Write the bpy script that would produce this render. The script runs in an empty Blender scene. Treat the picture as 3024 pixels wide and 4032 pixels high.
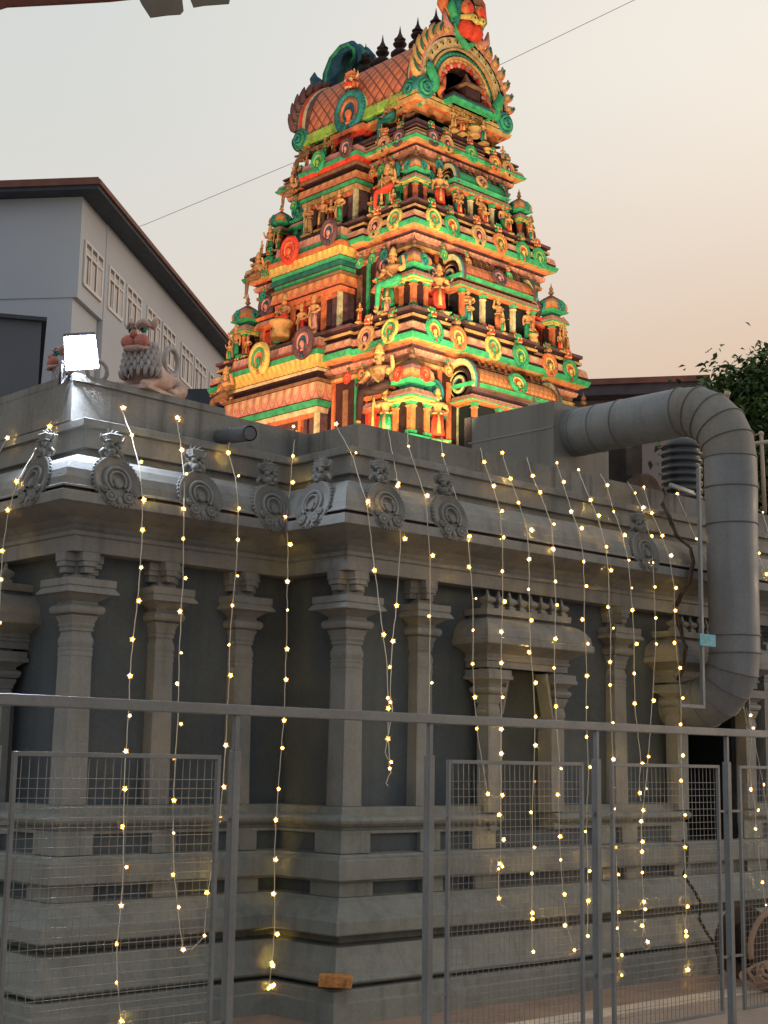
import bpy, bmesh, math, random
from mathutils import Vector, Matrix
random.seed(7)
PI = math.pi
R = math.radians
sc = bpy.context.scene
col = sc.collection

# ------------------------------------------------------------------ camera
F_PX, YAW, PITCH, ROLL = 5817.6, 0.7499, 0.16858, 0.01687      # calibrated on the 3024 px wide photograph
CAM = Vector((-6.4248, -7.2406, 1.55))
_c, _s = math.cos, math.sin
_r = Vector((_c(YAW), -_s(YAW), 0)); _f0 = Vector((_s(YAW), _c(YAW), 0)); _u0 = Vector((0, 0, 1))
_f = _f0 * _c(PITCH) + _u0 * _s(PITCH); _u = _u0 * _c(PITCH) - _f0 * _s(PITCH)
C_R = _r * _c(ROLL) + _u * _s(ROLL); C_U = _u * _c(ROLL) - _r * _s(ROLL); C_F = _f
cd = bpy.data.cameras.new('camera'); cam = bpy.data.objects.new('camera', cd); col.objects.link(cam)
cd.sensor_fit = 'HORIZONTAL'; cd.sensor_width = 36; cd.lens = F_PX / 3024 * 36
cd.clip_start = .05; cd.clip_end = 2000
cam.matrix_world = Matrix(((C_R.x, C_U.x, -C_F.x, CAM.x), (C_R.y, C_U.y, -C_F.y, CAM.y), (C_R.z, C_U.z, -C_F.z, CAM.z), (0, 0, 0, 1)))
sc.camera = cam
KD = 3024 / 1659                       # survey coordinates are read off a 1659 px wide view of the photo


def ray(x, y):
    return C_R * ((x * KD - 1512) / F_PX) + C_U * (-(y * KD - 2016) / F_PX) + C_F
def on_y(x, y, Y):
    d = ray(x, y); return CAM + d * ((Y - CAM.y) / d.y)
def on_x(x, y, X):
    d = ray(x, y); return CAM + d * ((X - CAM.x) / d.x)
def at_dist(x, y, D):
    d = ray(x, y); return CAM + d * (D / math.hypot(d.x, d.y))

# ------------------------------------------------------------------ world, sun, exposure
w = bpy.data.worlds.new('World'); sc.world = w; w.use_nodes = True
nt = w.node_tree; nt.nodes.clear()
def wn(t, **k):
    n = nt.nodes.new(t)
    for a, b in k.items(): setattr(n, a, b)
    return n
SUN_DIR = (_r * .93 + _f0 * .30 + Vector((0, 0, .16))).normalized()      # low, off to the right
sun_el = math.asin(SUN_DIR.z); sun_az = math.atan2(SUN_DIR.x, SUN_DIR.y)
sky = wn('ShaderNodeTexSky', sky_type='NISHITA', sun_disc=False, sun_elevation=max(sun_el, R(3)), sun_rotation=sun_az)
sky.dust_density = 4; sky.air_density = 1.5
geo = wn('ShaderNodeTexCoord')
def dotn(v):
    n = wn('ShaderNodeVectorMath', operation='DOT_PRODUCT'); n.inputs[1].default_value = v
    nt.links.new(geo.outputs['Generated'], n.inputs[0]); return n.outputs['Value']
def mapr(val, a, b):
    n = wn('ShaderNodeMapRange', clamp=True); n.interpolation_type = 'SMOOTHSTEP'
    n.inputs[1].default_value = a; n.inputs[2].default_value = b
    nt.links.new(val, n.inputs[0]); return n.outputs[0]
def mixc(fac, a, b):
    n = wn('ShaderNodeMix', data_type='RGBA')
    nt.links.new(fac, n.inputs[0])
    for k, v in ((6, a), (7, b)):
        if isinstance(v, tuple): n.inputs[k].default_value = (*v, 1)
        else: nt.links.new(v, n.inputs[k])
    return n.outputs[2]
f_az = mapr(dotn(_r), -.27, .30)                     # dusk haze: brighter toward the sunset on the right, peach near the horizon
f_low = mapr(dotn(Vector((0, 0, -1))), -.47, -.19)
haze_col = mixc(f_low, mixc(f_az, (.665, .682, .66), (.91, .835, .735)), mixc(f_az, (.765, .695, .61), (.70, .485, .345)))
back = mapr(dotn(_f0), -.7, .35)
haze_col = mixc(back, (.40, .44, .49), haze_col)
zen = mapr(dotn(Vector((0, 0, 1))), .42, .9)
haze_col = mixc(zen, haze_col, (.50, .55, .60))
bg1 = wn('ShaderNodeBackground'); nt.links.new(sky.outputs[0], bg1.inputs[0]); bg1.inputs[1].default_value = .012
bg2 = wn('ShaderNodeBackground'); nt.links.new(haze_col, bg2.inputs[0]); bg2.inputs[1].default_value = 1.0
add = wn('ShaderNodeAddShader'); out = wn('ShaderNodeOutputWorld')
nt.links.new(bg1.outputs[0], add.inputs[0]); nt.links.new(bg2.outputs[0], add.inputs[1]); nt.links.new(add.outputs[0], out.inputs[0])
sl = bpy.data.lights.new('sun', 'SUN'); sl.energy = .5; sl.angle = R(14); sl.color = (1, .82, .64)
so = bpy.data.objects.new('sun', sl); col.objects.link(so); so.rotation_euler = (-SUN_DIR).to_track_quat('-Z', 'Y').to_euler()
sc.view_settings.view_transform = 'Standard'; sc.view_settings.look = 'None'
sc.view_settings.exposure = 0; sc.view_settings.gamma = 1; sc.view_settings.use_curve_mapping = False
sc.cycles.use_denoising = True; sc.cycles.max_bounces = 6; sc.cycles.diffuse_bounces = 3; sc.cycles.sample_clamp_indirect = 3

# ------------------------------------------------------------------ materials
MATS = {}
def mat(name, colr, rough=.7, var=.18, scale=3.0, bump=.0, metal=0., grime=0., emit=0., spec=.3, streak=0., fine=40., joints=0.):
    if name in MATS: return MATS[name]
    m = bpy.data.materials.new(name); m.use_nodes = True; t = m.node_tree; b = t.nodes['Principled BSDF']
    b.inputs['Roughness'].default_value = rough; b.inputs['Metallic'].default_value = metal
    b.inputs['Specular IOR Level'].default_value = spec
    if emit:
        b.inputs['Base Color'].default_value = (*colr, 1)
        b.inputs['Emission Color'].default_value = (*colr, 1); b.inputs['Emission Strength'].default_value = emit
        MATS[name] = m; return m
    tc = t.nodes.new('ShaderNodeTexCoord')
    def noise(sc_, det, vec=None):
        n = t.nodes.new('ShaderNodeTexNoise'); n.inputs['Scale'].default_value = sc_; n.inputs['Detail'].default_value = det
        t.links.new(vec or gp.outputs['Position'], n.inputs['Vector']); return n.outputs['Fac']
    gp = t.nodes.new('ShaderNodeNewGeometry')
    def ramp(fac, lo, hi, a, bb):
        n = t.nodes.new('ShaderNodeMapRange'); n.inputs[1].default_value = lo; n.inputs[2].default_value = hi
        n.inputs[3].default_value = a; n.inputs[4].default_value = bb; t.links.new(fac, n.inputs[0]); return n.outputs[0]
    def mul(a, fac):
        n = t.nodes.new('ShaderNodeMix'); n.data_type = 'RGBA'; n.blend_type = 'MULTIPLY'; n.inputs[0].default_value = 1
        if isinstance(a, tuple): n.inputs[6].default_value = (*a, 1)
        else: t.links.new(a, n.inputs[6])
        t.links.new(fac, n.inputs[7]); return n.outputs[2]
    c = mul(colr, ramp(noise(scale, 5), .3, .7, 1 - var, 1 + var))
    c = mul(c, ramp(noise(fine, 3), .3, .7, 1 - var * .5, 1 + var * .5))
    if streak:                                      # rain streaks: noise stretched along the vertical
        mp = t.nodes.new('ShaderNodeMapping'); mp.inputs['Scale'].default_value = (9, 9, .55)
        t.links.new(gp.outputs['Position'], mp.inputs[0])
        c = mul(c, ramp(noise(1.2, 4, mp.outputs[0]), .50, .72, 1, 1 - streak))
    if joints:                                      # fine upright joints between the stone blocks
        dp = t.nodes.new('ShaderNodeVectorMath'); dp.operation = 'DOT_PRODUCT'; dp.inputs[1].default_value = (1 / joints, 1 / joints, 0)
        t.links.new(gp.outputs['Position'], dp.inputs[0])
        fr_n = t.nodes.new('ShaderNodeMath'); fr_n.operation = 'FRACT'; t.links.new(dp.outputs['Value'], fr_n.inputs[0])
        c = mul(c, ramp(fr_n.outputs[0], .0, .006, .62, 1))
    if grime:
        c = mul(c, ramp(noise(scale * 2.3, 6), .52, .75, 1, 1 - grime))
    t.links.new(c, b.inputs['Base Color'])
    if bump:
        bp = t.nodes.new('ShaderNodeBump'); bp.inputs['Strength'].default_value = bump; bp.inputs['Distance'].default_value = .01
        t.links.new(noise(fine * 1.5, 4), bp.inputs['Height']); t.links.new(bp.outputs[0], b.inputs['Normal'])
    t.links.new(ramp(noise(scale * 1.7, 3), .3, .7, max(rough - .12, .05), min(rough + .12, 1)), b.inputs['Roughness'])
    MATS[name] = m; return m

def uvmat(name, kind, ca, cb, cl, nu=8.):
    """painted relief: lotus petals or diamonds laid out along a moulding (u in metres, v across)"""
    if name in MATS: return MATS[name]
    m = bpy.data.materials.new(name); m.use_nodes = True; t = m.node_tree; b = t.nodes['Principled BSDF']
    b.inputs['Roughness'].default_value = .6; b.inputs['Specular IOR Level'].default_value = .3
    uv = t.nodes.new('ShaderNodeUVMap'); sp = t.nodes.new('ShaderNodeSeparateXYZ'); t.links.new(uv.outputs[0], sp.inputs[0])
    def M(op, a, bb=None, cl_=False):
        n = t.nodes.new('ShaderNodeMath'); n.operation = op; n.use_clamp = cl_
        for i, v in enumerate((a, bb)):
            if v is None: continue
            if isinstance(v, (int, float)): n.inputs[i].default_value = v
            else: t.links.new(v, n.inputs[i])
        return n.outputs[0]
    def mix(f, a, bb):
        n = t.nodes.new('ShaderNodeMix'); n.data_type = 'RGBA'; t.links.new(f, n.inputs[0])
        for k, v in ((6, a), (7, bb)):
            if isinstance(v, tuple): n.inputs[k].default_value = (*v, 1)
            else: t.links.new(v, n.inputs[k])
        return n.outputs[2]
    u, v = sp.outputs[0], sp.outputs[1]
    if kind == 'petal':                       # rounded petal tips pointing to v = 0
        x = M('ABSOLUTE', M('SUBTRACT', M('MULTIPLY', M('FRACT', M('MULTIPLY', u, nu)), 2), 1))
        r = M('SQRT', M('ADD', M('MULTIPLY', x, x), M('MULTIPLY', M('POWER', M('SUBTRACT', 1, v), 2), .9)))
        line = M('SUBTRACT', 1, M('MULTIPLY', M('ABSOLUTE', M('SUBTRACT', r, .92)), 11), True)
        line2 = M('SUBTRACT', 1, M('MULTIPLY', M('ABSOLUTE', M('SUBTRACT', r, .58)), 14), True)
        c = mix(M('MULTIPLY', r, .95, True), ca, cb)
        c = mix(M('MULTIPLY', M('MAXIMUM', line, M('MULTIPLY', line2, .6)), .8), c, cl)
    else:                                     # fish-scale diamonds
        p = M('ADD', M('MULTIPLY', u, nu), M('MULTIPLY', v, 3)); q = M('SUBTRACT', M('MULTIPLY', u, nu), M('MULTIPLY', v, 3))
        d = M('MINIMUM', M('ABSOLUTE', M('SUBTRACT', M('FRACT', p), .5)), M('ABSOLUTE', M('SUBTRACT', M('FRACT', q), .5)))
        line = M('SUBTRACT', 1, M('MULTIPLY', d, 7), True)
        c = mix(M('FRACT', p), ca, cb); c = mix(line, c, cl)
    gp = t.nodes.new('ShaderNodeNewGeometry'); n = t.nodes.new('ShaderNodeTexNoise'); n.inputs['Scale'].default_value = 9; n.inputs['Detail'].default_value = 6
    t.links.new(gp.outputs['Position'], n.inputs['Vector'])
    mr = t.nodes.new('ShaderNodeMapRange'); mr.inputs[1].default_value = .45; mr.inputs[2].default_value = .75; mr.inputs[3].default_value = 0; mr.inputs[4].default_value = .45
    t.links.new(n.outputs[0], mr.inputs[0]); c = mix(mr.outputs[0], c, (.08, .05, .04))
    t.links.new(c, b.inputs['Base Color']); MATS[name] = m; return m

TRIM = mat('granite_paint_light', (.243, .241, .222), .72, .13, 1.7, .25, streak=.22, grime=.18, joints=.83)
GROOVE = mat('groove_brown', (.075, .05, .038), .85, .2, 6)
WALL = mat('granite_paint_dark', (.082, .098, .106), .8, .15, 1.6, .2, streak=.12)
CARVE = mat('carved_granite', (.225, .22, .20), .8, .14, 6, .3, grime=.2)
ROOFM = mat('roof_plaster', (.235, .228, .208), .8, .16, 1.5, .2, streak=.42, grime=.25)
BASEM = mat('base_paint', (.235, .242, .215), .75, .14, 1.9, .25, streak=.22, grime=.24, joints=1.07)
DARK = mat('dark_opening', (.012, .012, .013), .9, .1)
METAL = mat('fence_paint', (.150, .157, .158), .45, .16, 4, .1, spec=.5)
WIRE = mat('mesh_wire', (.24, .215, .19), .45, .12, 5, spec=.5)
GALV = mat('galvanised_sheet', (.225, .23, .23), .5, .12, 2.5, .06, metal=.0, streak=.15, spec=.45)
SEAM = mat('duct_seam', (.175, .17, .158), .5, .2, 6)
def P(n, c, **k): return mat('paint_' + n, c, k.pop('rough', .72), k.pop('var', .26), 7, .2, grime=k.pop('grime', .5), fine=55, spec=.18, **k)
GREEN = P('green', (.05, .33, .13)); TEAL = P('teal', (.04, .22, .19)); DGREEN = P('dark_green', (.018, .12, .09))
ORANGE = P('orange', (.70, .17, .06)); RED = P('red', (.72, .06, .03)); YELLOW = P('yellow', (.70, .48, .12))
PINK = P('pink', (.62, .24, .18)); GOLD = P('gold', (.58, .30, .10)); SKIN = P('statue_skin', (.62, .26, .10))
MAROON = P('maroon', (.055, .02, .018)); PURPLE = P('dusky', (.13, .06, .06)); BLUE = P('blue', (.025, .09, .13))
CREAM = P('cream', (.62, .47, .24)); BROWN = P('brown', (.24, .115, .055)); DKCOPPER = P('dark_copper', (.05, .03, .028))
LIME = P('lime', (.36, .50, .07))
LOTUS = uvmat('lotus_pink', 'petal', (.74, .52, .22), (.66, .22, .14), (.30, .06, .05), 5.5)
LOTUS_S = uvmat('lotus_small', 'petal', (.72, .40, .24), (.70, .25, .15), (.32, .05, .05), 11)
LOTUS_Y = uvmat('lotus_yellow', 'petal', (.80, .62, .12), (.74, .42, .10), (.36, .13, .03), 9)
LOTUS_O = uvmat('lotus_orange', 'petal', (.78, .40, .10), (.72, .16, .06), (.35, .07, .03), 5.5)
SCALES = uvmat('roof_scales', 'diamond', (.74, .14, .05), (.80, .26, .10), (.10, .025, .02), 4.4)
SCALES_O = uvmat('roof_scales_orange', 'diamond', (.76, .22, .06), (.78, .30, .08), (.42, .10, .03), 9)

# ------------------------------------------------------------------ mesh helpers
class MB:
    def __init__(s): s.v, s.f, s.m, s.uv, s.sm = [], [], [], [], []
    def face(s, idx, mi=0, uv=None, smooth=False):
        s.f.append(tuple(idx)); s.m.append(mi); s.uv.append(uv); s.sm.append(smooth)
    def vs(s, pts):
        n = len(s.v); s.v += [tuple(p) for p in pts]; return n
    def box(s, x0, x1, y0, y1, z0, z1, mi=0, top=None):
        """axis aligned; top=(dx,dy) pulls the upper face inwards"""
        dx, dy = top or (0, 0)
        n = s.vs([(x0, y0, z0), (x1, y0, z0), (x1, y1, z0), (x0, y1, z0), (x0 + dx, y0 + dy, z1), (x1 - dx, y0 + dy, z1), (x1 - dx, y1 - dy, z1), (x0 + dx, y1 - dy, z1)])
        for q in ((0, 3, 2, 1), (4, 5, 6, 7), (0, 1, 5, 4), (1, 2, 6, 5), (2, 3, 7, 6), (3, 0, 4, 7)): s.face([n + i for i in q], mi)
    def sq(s, cx, cy, prof, mi=0, mis=None, ry=1.):
        """square-plan turned form: prof = [(half width, z)]"""
        k = len(prof); n = s.vs([(cx + a * h, cy + b * h * ry, z) for h, z in prof for a, b in ((-1, -1), (1, -1), (1, 1), (-1, 1))])
        for i in range(k - 1):
            for j in range(4):
                j2 = (j + 1) % 4; L = 2 * prof[i][0]
                s.face((n + i * 4 + j, n + i * 4 + j2, n + i * 4 + 4 + j2, n + i * 4 + 4 + j), mis[i] if mis else mi, [(0, 0), (L, 0), (L, 1), (0, 1)])
        s.face([n + 3, n + 2, n + 1, n], mis[0] if mis else mi); e = n + (k - 1) * 4; s.face([e, e + 1, e + 2, e + 3], mis[-1] if mis else mi)
    def lathe(s, c, prof, n=16, mi=0, mis=None, axis='z', sx=1., sy=1., smooth=True, a0=0., a1=2 * PI):
        """prof = [(r, h)] turned about an axis through c"""
        full = abs(a1 - a0 - 2 * PI) < 1e-6; cnt = n if full else n + 1; b = len(s.v)
        for r_, h in prof:
            for j in range(cnt):
                a = a0 + (a1 - a0) * j / n; x, y = r_ * math.cos(a) * sx, r_ * math.sin(a) * sy
                p = (x, y, h) if axis == 'z' else ((x, -h, y) if axis == 'y' else (h, x, y))
                s.v.append((c[0] + p[0], c[1] + p[1], c[2] + p[2]))
        for i in range(len(prof) - 1):
            for j in range(n):
                j2 = (j + 1) % cnt
                s.face((b + i * cnt + j, b + i * cnt + j2, b + (i + 1) * cnt + j2, b + (i + 1) * cnt + j), mis[i] if mis else mi, None, smooth)
        if full:
            if prof[0][0] > 1e-6: s.face([b + j for j in range(cnt)][::-1], mis[0] if mis else mi)
            if prof[-1][0] > 1e-6: s.face([b + (len(prof) - 1) * cnt + j for j in range(cnt)], mis[-1] if mis else mi)
    def ball(s, c, r, mi=0, n=10, sx=1, sy=1, sz=1):
        rr = r if not isinstance(r, tuple) else 1
        if isinstance(r, tuple): sx, sy, sz = r
        s.lathe(c, [(rr * math.sin(PI * i / 6) if 0 < i < 6 else .0005, -rr * sz * math.cos(PI * i / 6)) for i in range(7)], n, mi, sx=sx, sy=sy)
    def tube(s, pts, r, n=8, mi=0, caps=True, smooth=True, closed=False):
        pts = [Vector(p) for p in pts]; k = len(pts); b = len(s.v)
        rs = r if isinstance(r, (list, tuple)) else [r] * k; up = None
        for i, p in enumerate(pts):
            if closed: d = pts[(i + 1) % k] - pts[i - 1]
            else: d = pts[min(i + 1, k - 1)] - pts[max(i - 1, 0)]
            d = d.normalized() if d.length > 1e-9 else Vector((0, 0, 1))
            if up is None:
                up = Vector((0, 0, 1)) if abs(d.z) < .9 else Vector((1, 0, 0))
            a = (up - d * up.dot(d)); a = a.normalized() if a.length > 1e-6 else d.orthogonal().normalized()
            c = d.cross(a); up = a
            for j in range(n):
                t = 2 * PI * j / n + (PI / 4 if n == 4 else 0); s.v.append(tuple(p + (a * math.cos(t) + c * math.sin(t)) * rs[i]))
        for i in range(k if closed else k - 1):
            i2 = (i + 1) % k
            for j in range(n):
                j2 = (j + 1) % n; s.face((b + i * n + j, b + i * n + j2, b + i2 * n + j2, b + i2 * n + j), mi, None, smooth)
        if caps and not closed:
            s.face([b + j for j in range(n)][::-1], mi); s.face([b + (k - 1) * n + j for j in range(n)], mi)
    def poly(s, pts2, to3, depth, mi=0, mside=None):
        """extrude an outline: pts2 [(a,b)], to3(a,b,d)"""
        k = len(pts2); n = s.vs([to3(a, b, 0) for a, b in pts2]); e = s.vs([to3(a, b, depth) for a, b in pts2])
        s.face([n + i for i in range(k)], mi); s.face([e + i for i in range(k)][::-1], mi)
        for i in range(k):
            j = (i + 1) % k; s.face((n + i, e + i, e + j, n + j), mside if mside is not None else mi)
    def sweep(s, path, prof, mis=0, closed=False, caps=True):
        """sweep profile [(z, d)] along a plan path; d pushes to the right of travel, mitred"""
        k = len(path); pts = [Vector((p[0], p[1])) for p in path]
        def nrm(a, b_): d = (b_ - a).normalized(); return Vector((d.y, -d.x))
        ms = []
        for i in range(k):
            if closed or 0 < i < k - 1:
                n1 = nrm(pts[i - 1], pts[i]); n2 = nrm(pts[i], pts[(i + 1) % k]); m = n1 + n2; ms.append(m / max(m.dot(n1), .2))
            else: ms.append(nrm(pts[0], pts[1]) if i == 0 else nrm(pts[-2], pts[-1]))
        cum = [0]
        for i in range(1, k + 1): cum.append(cum[-1] + (pts[i % k] - pts[i - 1]).length)
        b = len(s.v); q = len(prof)
        for i in range(k):
            for z, d in prof:
                o = pts[i] + ms[i] * d; s.v.append((o.x, o.y, z))
        for i in range(k if closed else k - 1):
            i2 = (i + 1) % k; u0, u1 = cum[i], cum[i + 1]
            for j in range(q - 1):
                s.face((b + i * q + j, b + i2 * q + j, b + i2 * q + j + 1, b + i * q + j + 1), mis if isinstance(mis, int) else mis[j], [(u0, 0), (u1, 0), (u1, 1), (u0, 1)])
        if caps and not closed:
            s.face([b + j for j in range(q)], 0 if isinstance(mis, int) is False else mis); s.face([b + (k - 1) * q + j for j in range(q)][::-1], 0 if isinstance(mis, int) is False else mis)
    def xf(s, M, start=0):
        for i in range(start, len(s.v)): s.v[i] = tuple(M @ Vector(s.v[i]))
    def mesh(s, name, mats, recalc=True):
        me = bpy.data.meshes.new(name); me.from_pydata(s.v, [], s.f); me.update()
        for m in (mats if isinstance(mats, (list, tuple)) else [mats]): me.materials.append(m)
        uvl = me.uv_layers.new(name='UVMap').data
        for p in me.polygons:
            p.material_index = s.m[p.index]; p.use_smooth = s.sm[p.index]; u = s.uv[p.index]
            if u:
                for li, c in zip(p.loop_indices, u): uvl[li].uv = c
        if recalc:
            bm = bmesh.new(); bm.from_mesh(me); bmesh.ops.recalc_face_normals(bm, faces=bm.faces); bm.to_mesh(me); bm.free()
        return me
    def build(s, name, mats, parent=None, bevel=0., recalc=True):
        """mesh written in world coordinates (or in the parent's frame when the parent was placed with local=...)"""
        o = bpy.data.objects.new(name, s.mesh(name, mats, recalc)); col.objects.link(o)
        if parent is not None:
            o.parent = parent
            if not parent.get('_local'): o.location = -wloc(parent)
        if bevel:
            md = o.modifiers.new('bevel', 'BEVEL'); md.width = bevel; md.segments = 2; md.limit_method = 'ANGLE'; md.angle_limit = R(40)
        return o
def wloc(o):
    p = Vector((0, 0, 0))
    while o is not None: p += o.location; o = o.parent
    return p
def thing(name, label, cat, loc=(0, 0, 0), group=None):
    o = bpy.data.objects.new(name, None); col.objects.link(o); o.location = loc; o.empty_display_size = .1
    o['label'] = label; o['category'] = cat
    if group: o['group'] = group
    return o
def tag(o, label, cat, group=None):
    o['label'] = label; o['category'] = cat
    if group: o['group'] = group
    return o
def place(me, name, parent, loc, rotz=0, scale=1, rot=None):
    """a mesh shared by many copies, placed in world coordinates under an unrotated parent"""
    o = bpy.data.objects.new(name, me); col.objects.link(o); o.parent = parent
    o.location = Vector(loc) - (wloc(parent) if parent else Vector((0, 0, 0)))
    o.rotation_euler = rot or (0, 0, rotz); o.scale = (scale,) * 3 if isinstance(scale, (int, float)) else scale
    return o
def sub(me, name, parent):
    o = bpy.data.objects.new(name, me); col.objects.link(o); o.parent = parent; return o

# ------------------------------------------------------------------ ground
XL, Y1 = -1.68, .62                                  # the lower hall: its left corner; the front porch corner is (0, 0)
DX0, DX1 = 3.62, 4.42                                # doorway in the right wall
def sheet(name, x0, x1, y0, y1, z, m, th=.0):
    b = MB()
    if th: b.box(x0, x1, y0, y1, z - th, z)
    else:
        n = b.vs([(x0, y0, z), (x1, y0, z), (x1, y1, z), (x0, y1, z)]); b.face([n, n + 1, n + 2, n + 3])
    o = b.build(name, m, recalc=False); o['kind'] = 'structure'; return o
sheet('ground', -900, 900, -900, 900, -.16, mat('ground_far', (.20, .17, .14), .9, .2, .5))
sheet('pavement', -60, 60, -.92, 60, 0, mat('paving_pinkish', (.34, .235, .175), .8, .16, 1.3, .2, grime=.25), .15)
sheet('kerb', -60, 60, -1.12, -.924, .004, mat('kerb_white', (.62, .52, .42), .7, .1, 3, .15, grime=.25), .154)
sheet('path', -60, 60, -40, -1.124, -.004, mat('paving_warm_grey', (.36, .275, .22), .75, .12, 1.1, .15, grime=.15), .15)

# ------------------------------------------------------------------ temple hall
hall = thing('temple_hall', 'grey painted stone temple hall with pilasters, rolled eave and moulded base', 'temple', (0, 0, 0))
FAR_Y, FAR_X = 7.5, 9.0
PATH = [(XL, FAR_Y), (XL, Y1), (0, Y1), (0, 0), (FAR_X, 0)]
P_L = [(XL, FAR_Y), (XL, Y1), (0, Y1), (0, 0), (DX0, 0)]; P_R = [(DX1, 0), (FAR_X, 0)]
b = MB()
low = [(0, .37), (.126, .37), (.13, .352), (.196, .352), (.199, .22), (.217, .22), (.219, .30), (.226, .318), (.24, .325), (.255, .318), (.266, .295), (.31, .285), (.38, .262), (.435, .25), (.44, .10), (.498, .10),
       (.503, .262), (.51, .27), (.588, .268), (.595, .258), (.64, .20), (.69, .15), (.697, .14), (.715, .135), (.718, .06), (.80, .06), (.803, .12), (.818, .125), (.822, .165), (.944, .165), (.95, .155), (.96, .12), (.975, .11), (.98, .05)]
b.sweep(PATH, low)
up = [(.98, .05), (1.10, .05), (1.103, .085), (1.122, .085), (1.128, .06), (1.142, .065), (1.152, .10), (1.168, .122), (1.186, .13), (1.204, .122), (1.214, .105), (1.219, .07), (1.222, .055), (1.27, .055), (1.272, -.30)]
P_LN = P_L[:-1] + [(1.40, 0)]; P_RN = [(1.96, 0), (DX0, 0)]
for pp_ in (P_LN, P_RN, P_R): b.sweep(pp_, up)
b.build('base_moulding', BASEM, hall, .004)
b = MB()                                             # dark recessed wall field and the two rows of recessed panels
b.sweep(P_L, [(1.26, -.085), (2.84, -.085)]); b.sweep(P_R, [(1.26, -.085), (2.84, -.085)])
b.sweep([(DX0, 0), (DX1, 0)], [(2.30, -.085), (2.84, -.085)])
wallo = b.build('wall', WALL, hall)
b = MB()
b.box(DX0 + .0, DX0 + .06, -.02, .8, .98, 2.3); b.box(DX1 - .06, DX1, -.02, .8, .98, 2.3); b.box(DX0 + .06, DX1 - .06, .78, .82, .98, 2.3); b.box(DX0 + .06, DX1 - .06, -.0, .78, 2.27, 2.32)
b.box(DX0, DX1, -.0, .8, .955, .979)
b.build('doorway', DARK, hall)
b = MB()
ent = [(2.80, -.14), (2.80, .045), (2.895, .045), (2.899, .062), (2.925, .065), (2.932, .03), (2.965, .045), (3.0, .10), (3.03, .20), (3.056, .265), (3.06, .285), (3.125, .285), (3.127, .242), (3.146, .242), (3.148, .268), (3.162, .268), (3.17, .25), (3.215, .245),
       (3.27, .225), (3.325, .185), (3.365, .13), (3.39, .07), (3.397, .04), (3.40, -.09), (3.47, -.09), (3.474, -.05), (3.60, -.05), (3.604, -.02), (3.655, -.02), (3.66, -.06), (3.665, -.4)]
b.sweep(PATH, ent, [1 if ent[i][0] in (3.125, 3.127, 3.146) else 0 for i in range(len(ent) - 1)])
b.build('rolled_eave', [TRIM, GROOVE], hall, .004)
b = MB()                                             # parapet, a little out of parallel with the eave, as built
pb = [(XL + .02, FAR_Y), (XL + .02, .80), (.40, .90), (.40, .36), (FAR_X, .36)]
k0 = len(b.v)
b.sweep(pb, [(3.66, 0), (3.925, 0), (3.925, -.16), (3.60, -.16)])
b.sweep([(XL + .03, 3.0), (XL + .03, .79), (-.42, .868), (-.42, 1.03)], [(3.92, .012), (3.968, .012), (3.968, -.175), (3.92, -.175)])
b.build('parapet', ROOFM, hall, .004)
b = MB(); b.box(.3, FAR_X, .5, FAR_Y, 3.50, 3.58); b.box(XL + .15, .3, 1.0, FAR_Y, 3.50, 3.58); b.build('roof_slab', ROOFM, hall)

# pilaster: shaft is the part, its capital and bracket are sub-parts; drawn facing -Y about its own centre
def pil_profile(hw):
    s_ = hw / .085
    sh = MB(); sh.sq(0, 0, [(hw * 1.1, 1.272), (hw, 2.165), (hw * 1.04, 2.168), (hw * 1.04, 2.188), (hw * 1.01, 2.19), (hw * 1.01, 2.20), (hw * 1.05, 2.202), (hw * 1.05, 2.218), (hw * .97, 2.22), (hw * 1.02, 2.235), (hw * 1.07, 2.252), (hw * 1.05, 2.27), (hw * .96, 2.288), (hw * .90, 2.305), (hw * .92, 2.318)])
    cp = MB(); cp.sq(0, 0, [(hw * .95, 2.318), (hw * 1.02, 2.32), (hw * 1.02, 2.334), (hw * .97, 2.336), (hw * 1.08, 2.352), (hw * 1.1, 2.362), (hw * 1.05, 2.364), (hw * 1.12, 2.38), (hw * 1.24, 2.402), (hw * 1.28, 2.408), (hw * 1.28, 2.414), (hw * 1.15, 2.416), (hw * 1.15, 2.421),
                            (hw * 1.52, 2.423), (hw * 1.62, 2.432), (hw * 1.68, 2.446), (hw * 1.67, 2.462), (hw * 1.55, 2.474), (hw * 1.25, 2.482), (hw * 1.2, 2.498), (hw * 1.3, 2.505), (hw * 1.95, 2.538), (hw * 2.5, 2.542), (hw * 2.5, 2.552), (hw * 2.22, 2.580), (hw * 2.18, 2.582), (hw * 2.18, 2.585), (hw * 2.28, 2.588), (hw * 2.28, 2.632), (hw * 1.0, 2.633), (hw * .98, 2.665)])
    br = MB()                                        # cross-shaped corbel: arms on all four sides with stepped ends
    t = hw * .66; L1, L2 = hw * 1.85, hw * 1.62; core = hw * .7
    br.box(-core, core, -core, core, 2.666, 2.799)
    for a in (1, 0):
        for sgn in (-1, 1):
            for L, z0, z1, tt in ((L1, 2.745, 2.798, t * 1.25), (L1 * .97, 2.712, 2.7445, t), (L2, 2.672, 2.7115, t * .7)):
                lo, hi = (core, L) if sgn > 0 else (-L, -core)
                if a: br.box(lo, hi, -tt, tt, z0, z1)
                else: br.box(-tt, tt, lo, hi, z0, z1)
    return [m_.mesh(n_, TRIM) for m_, n_ in ((sh, 'pilaster'), (cp, 'capital'), (br, 'bracket'))]
PM = pil_profile(.070); PMC = pil_profile(.074)
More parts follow.
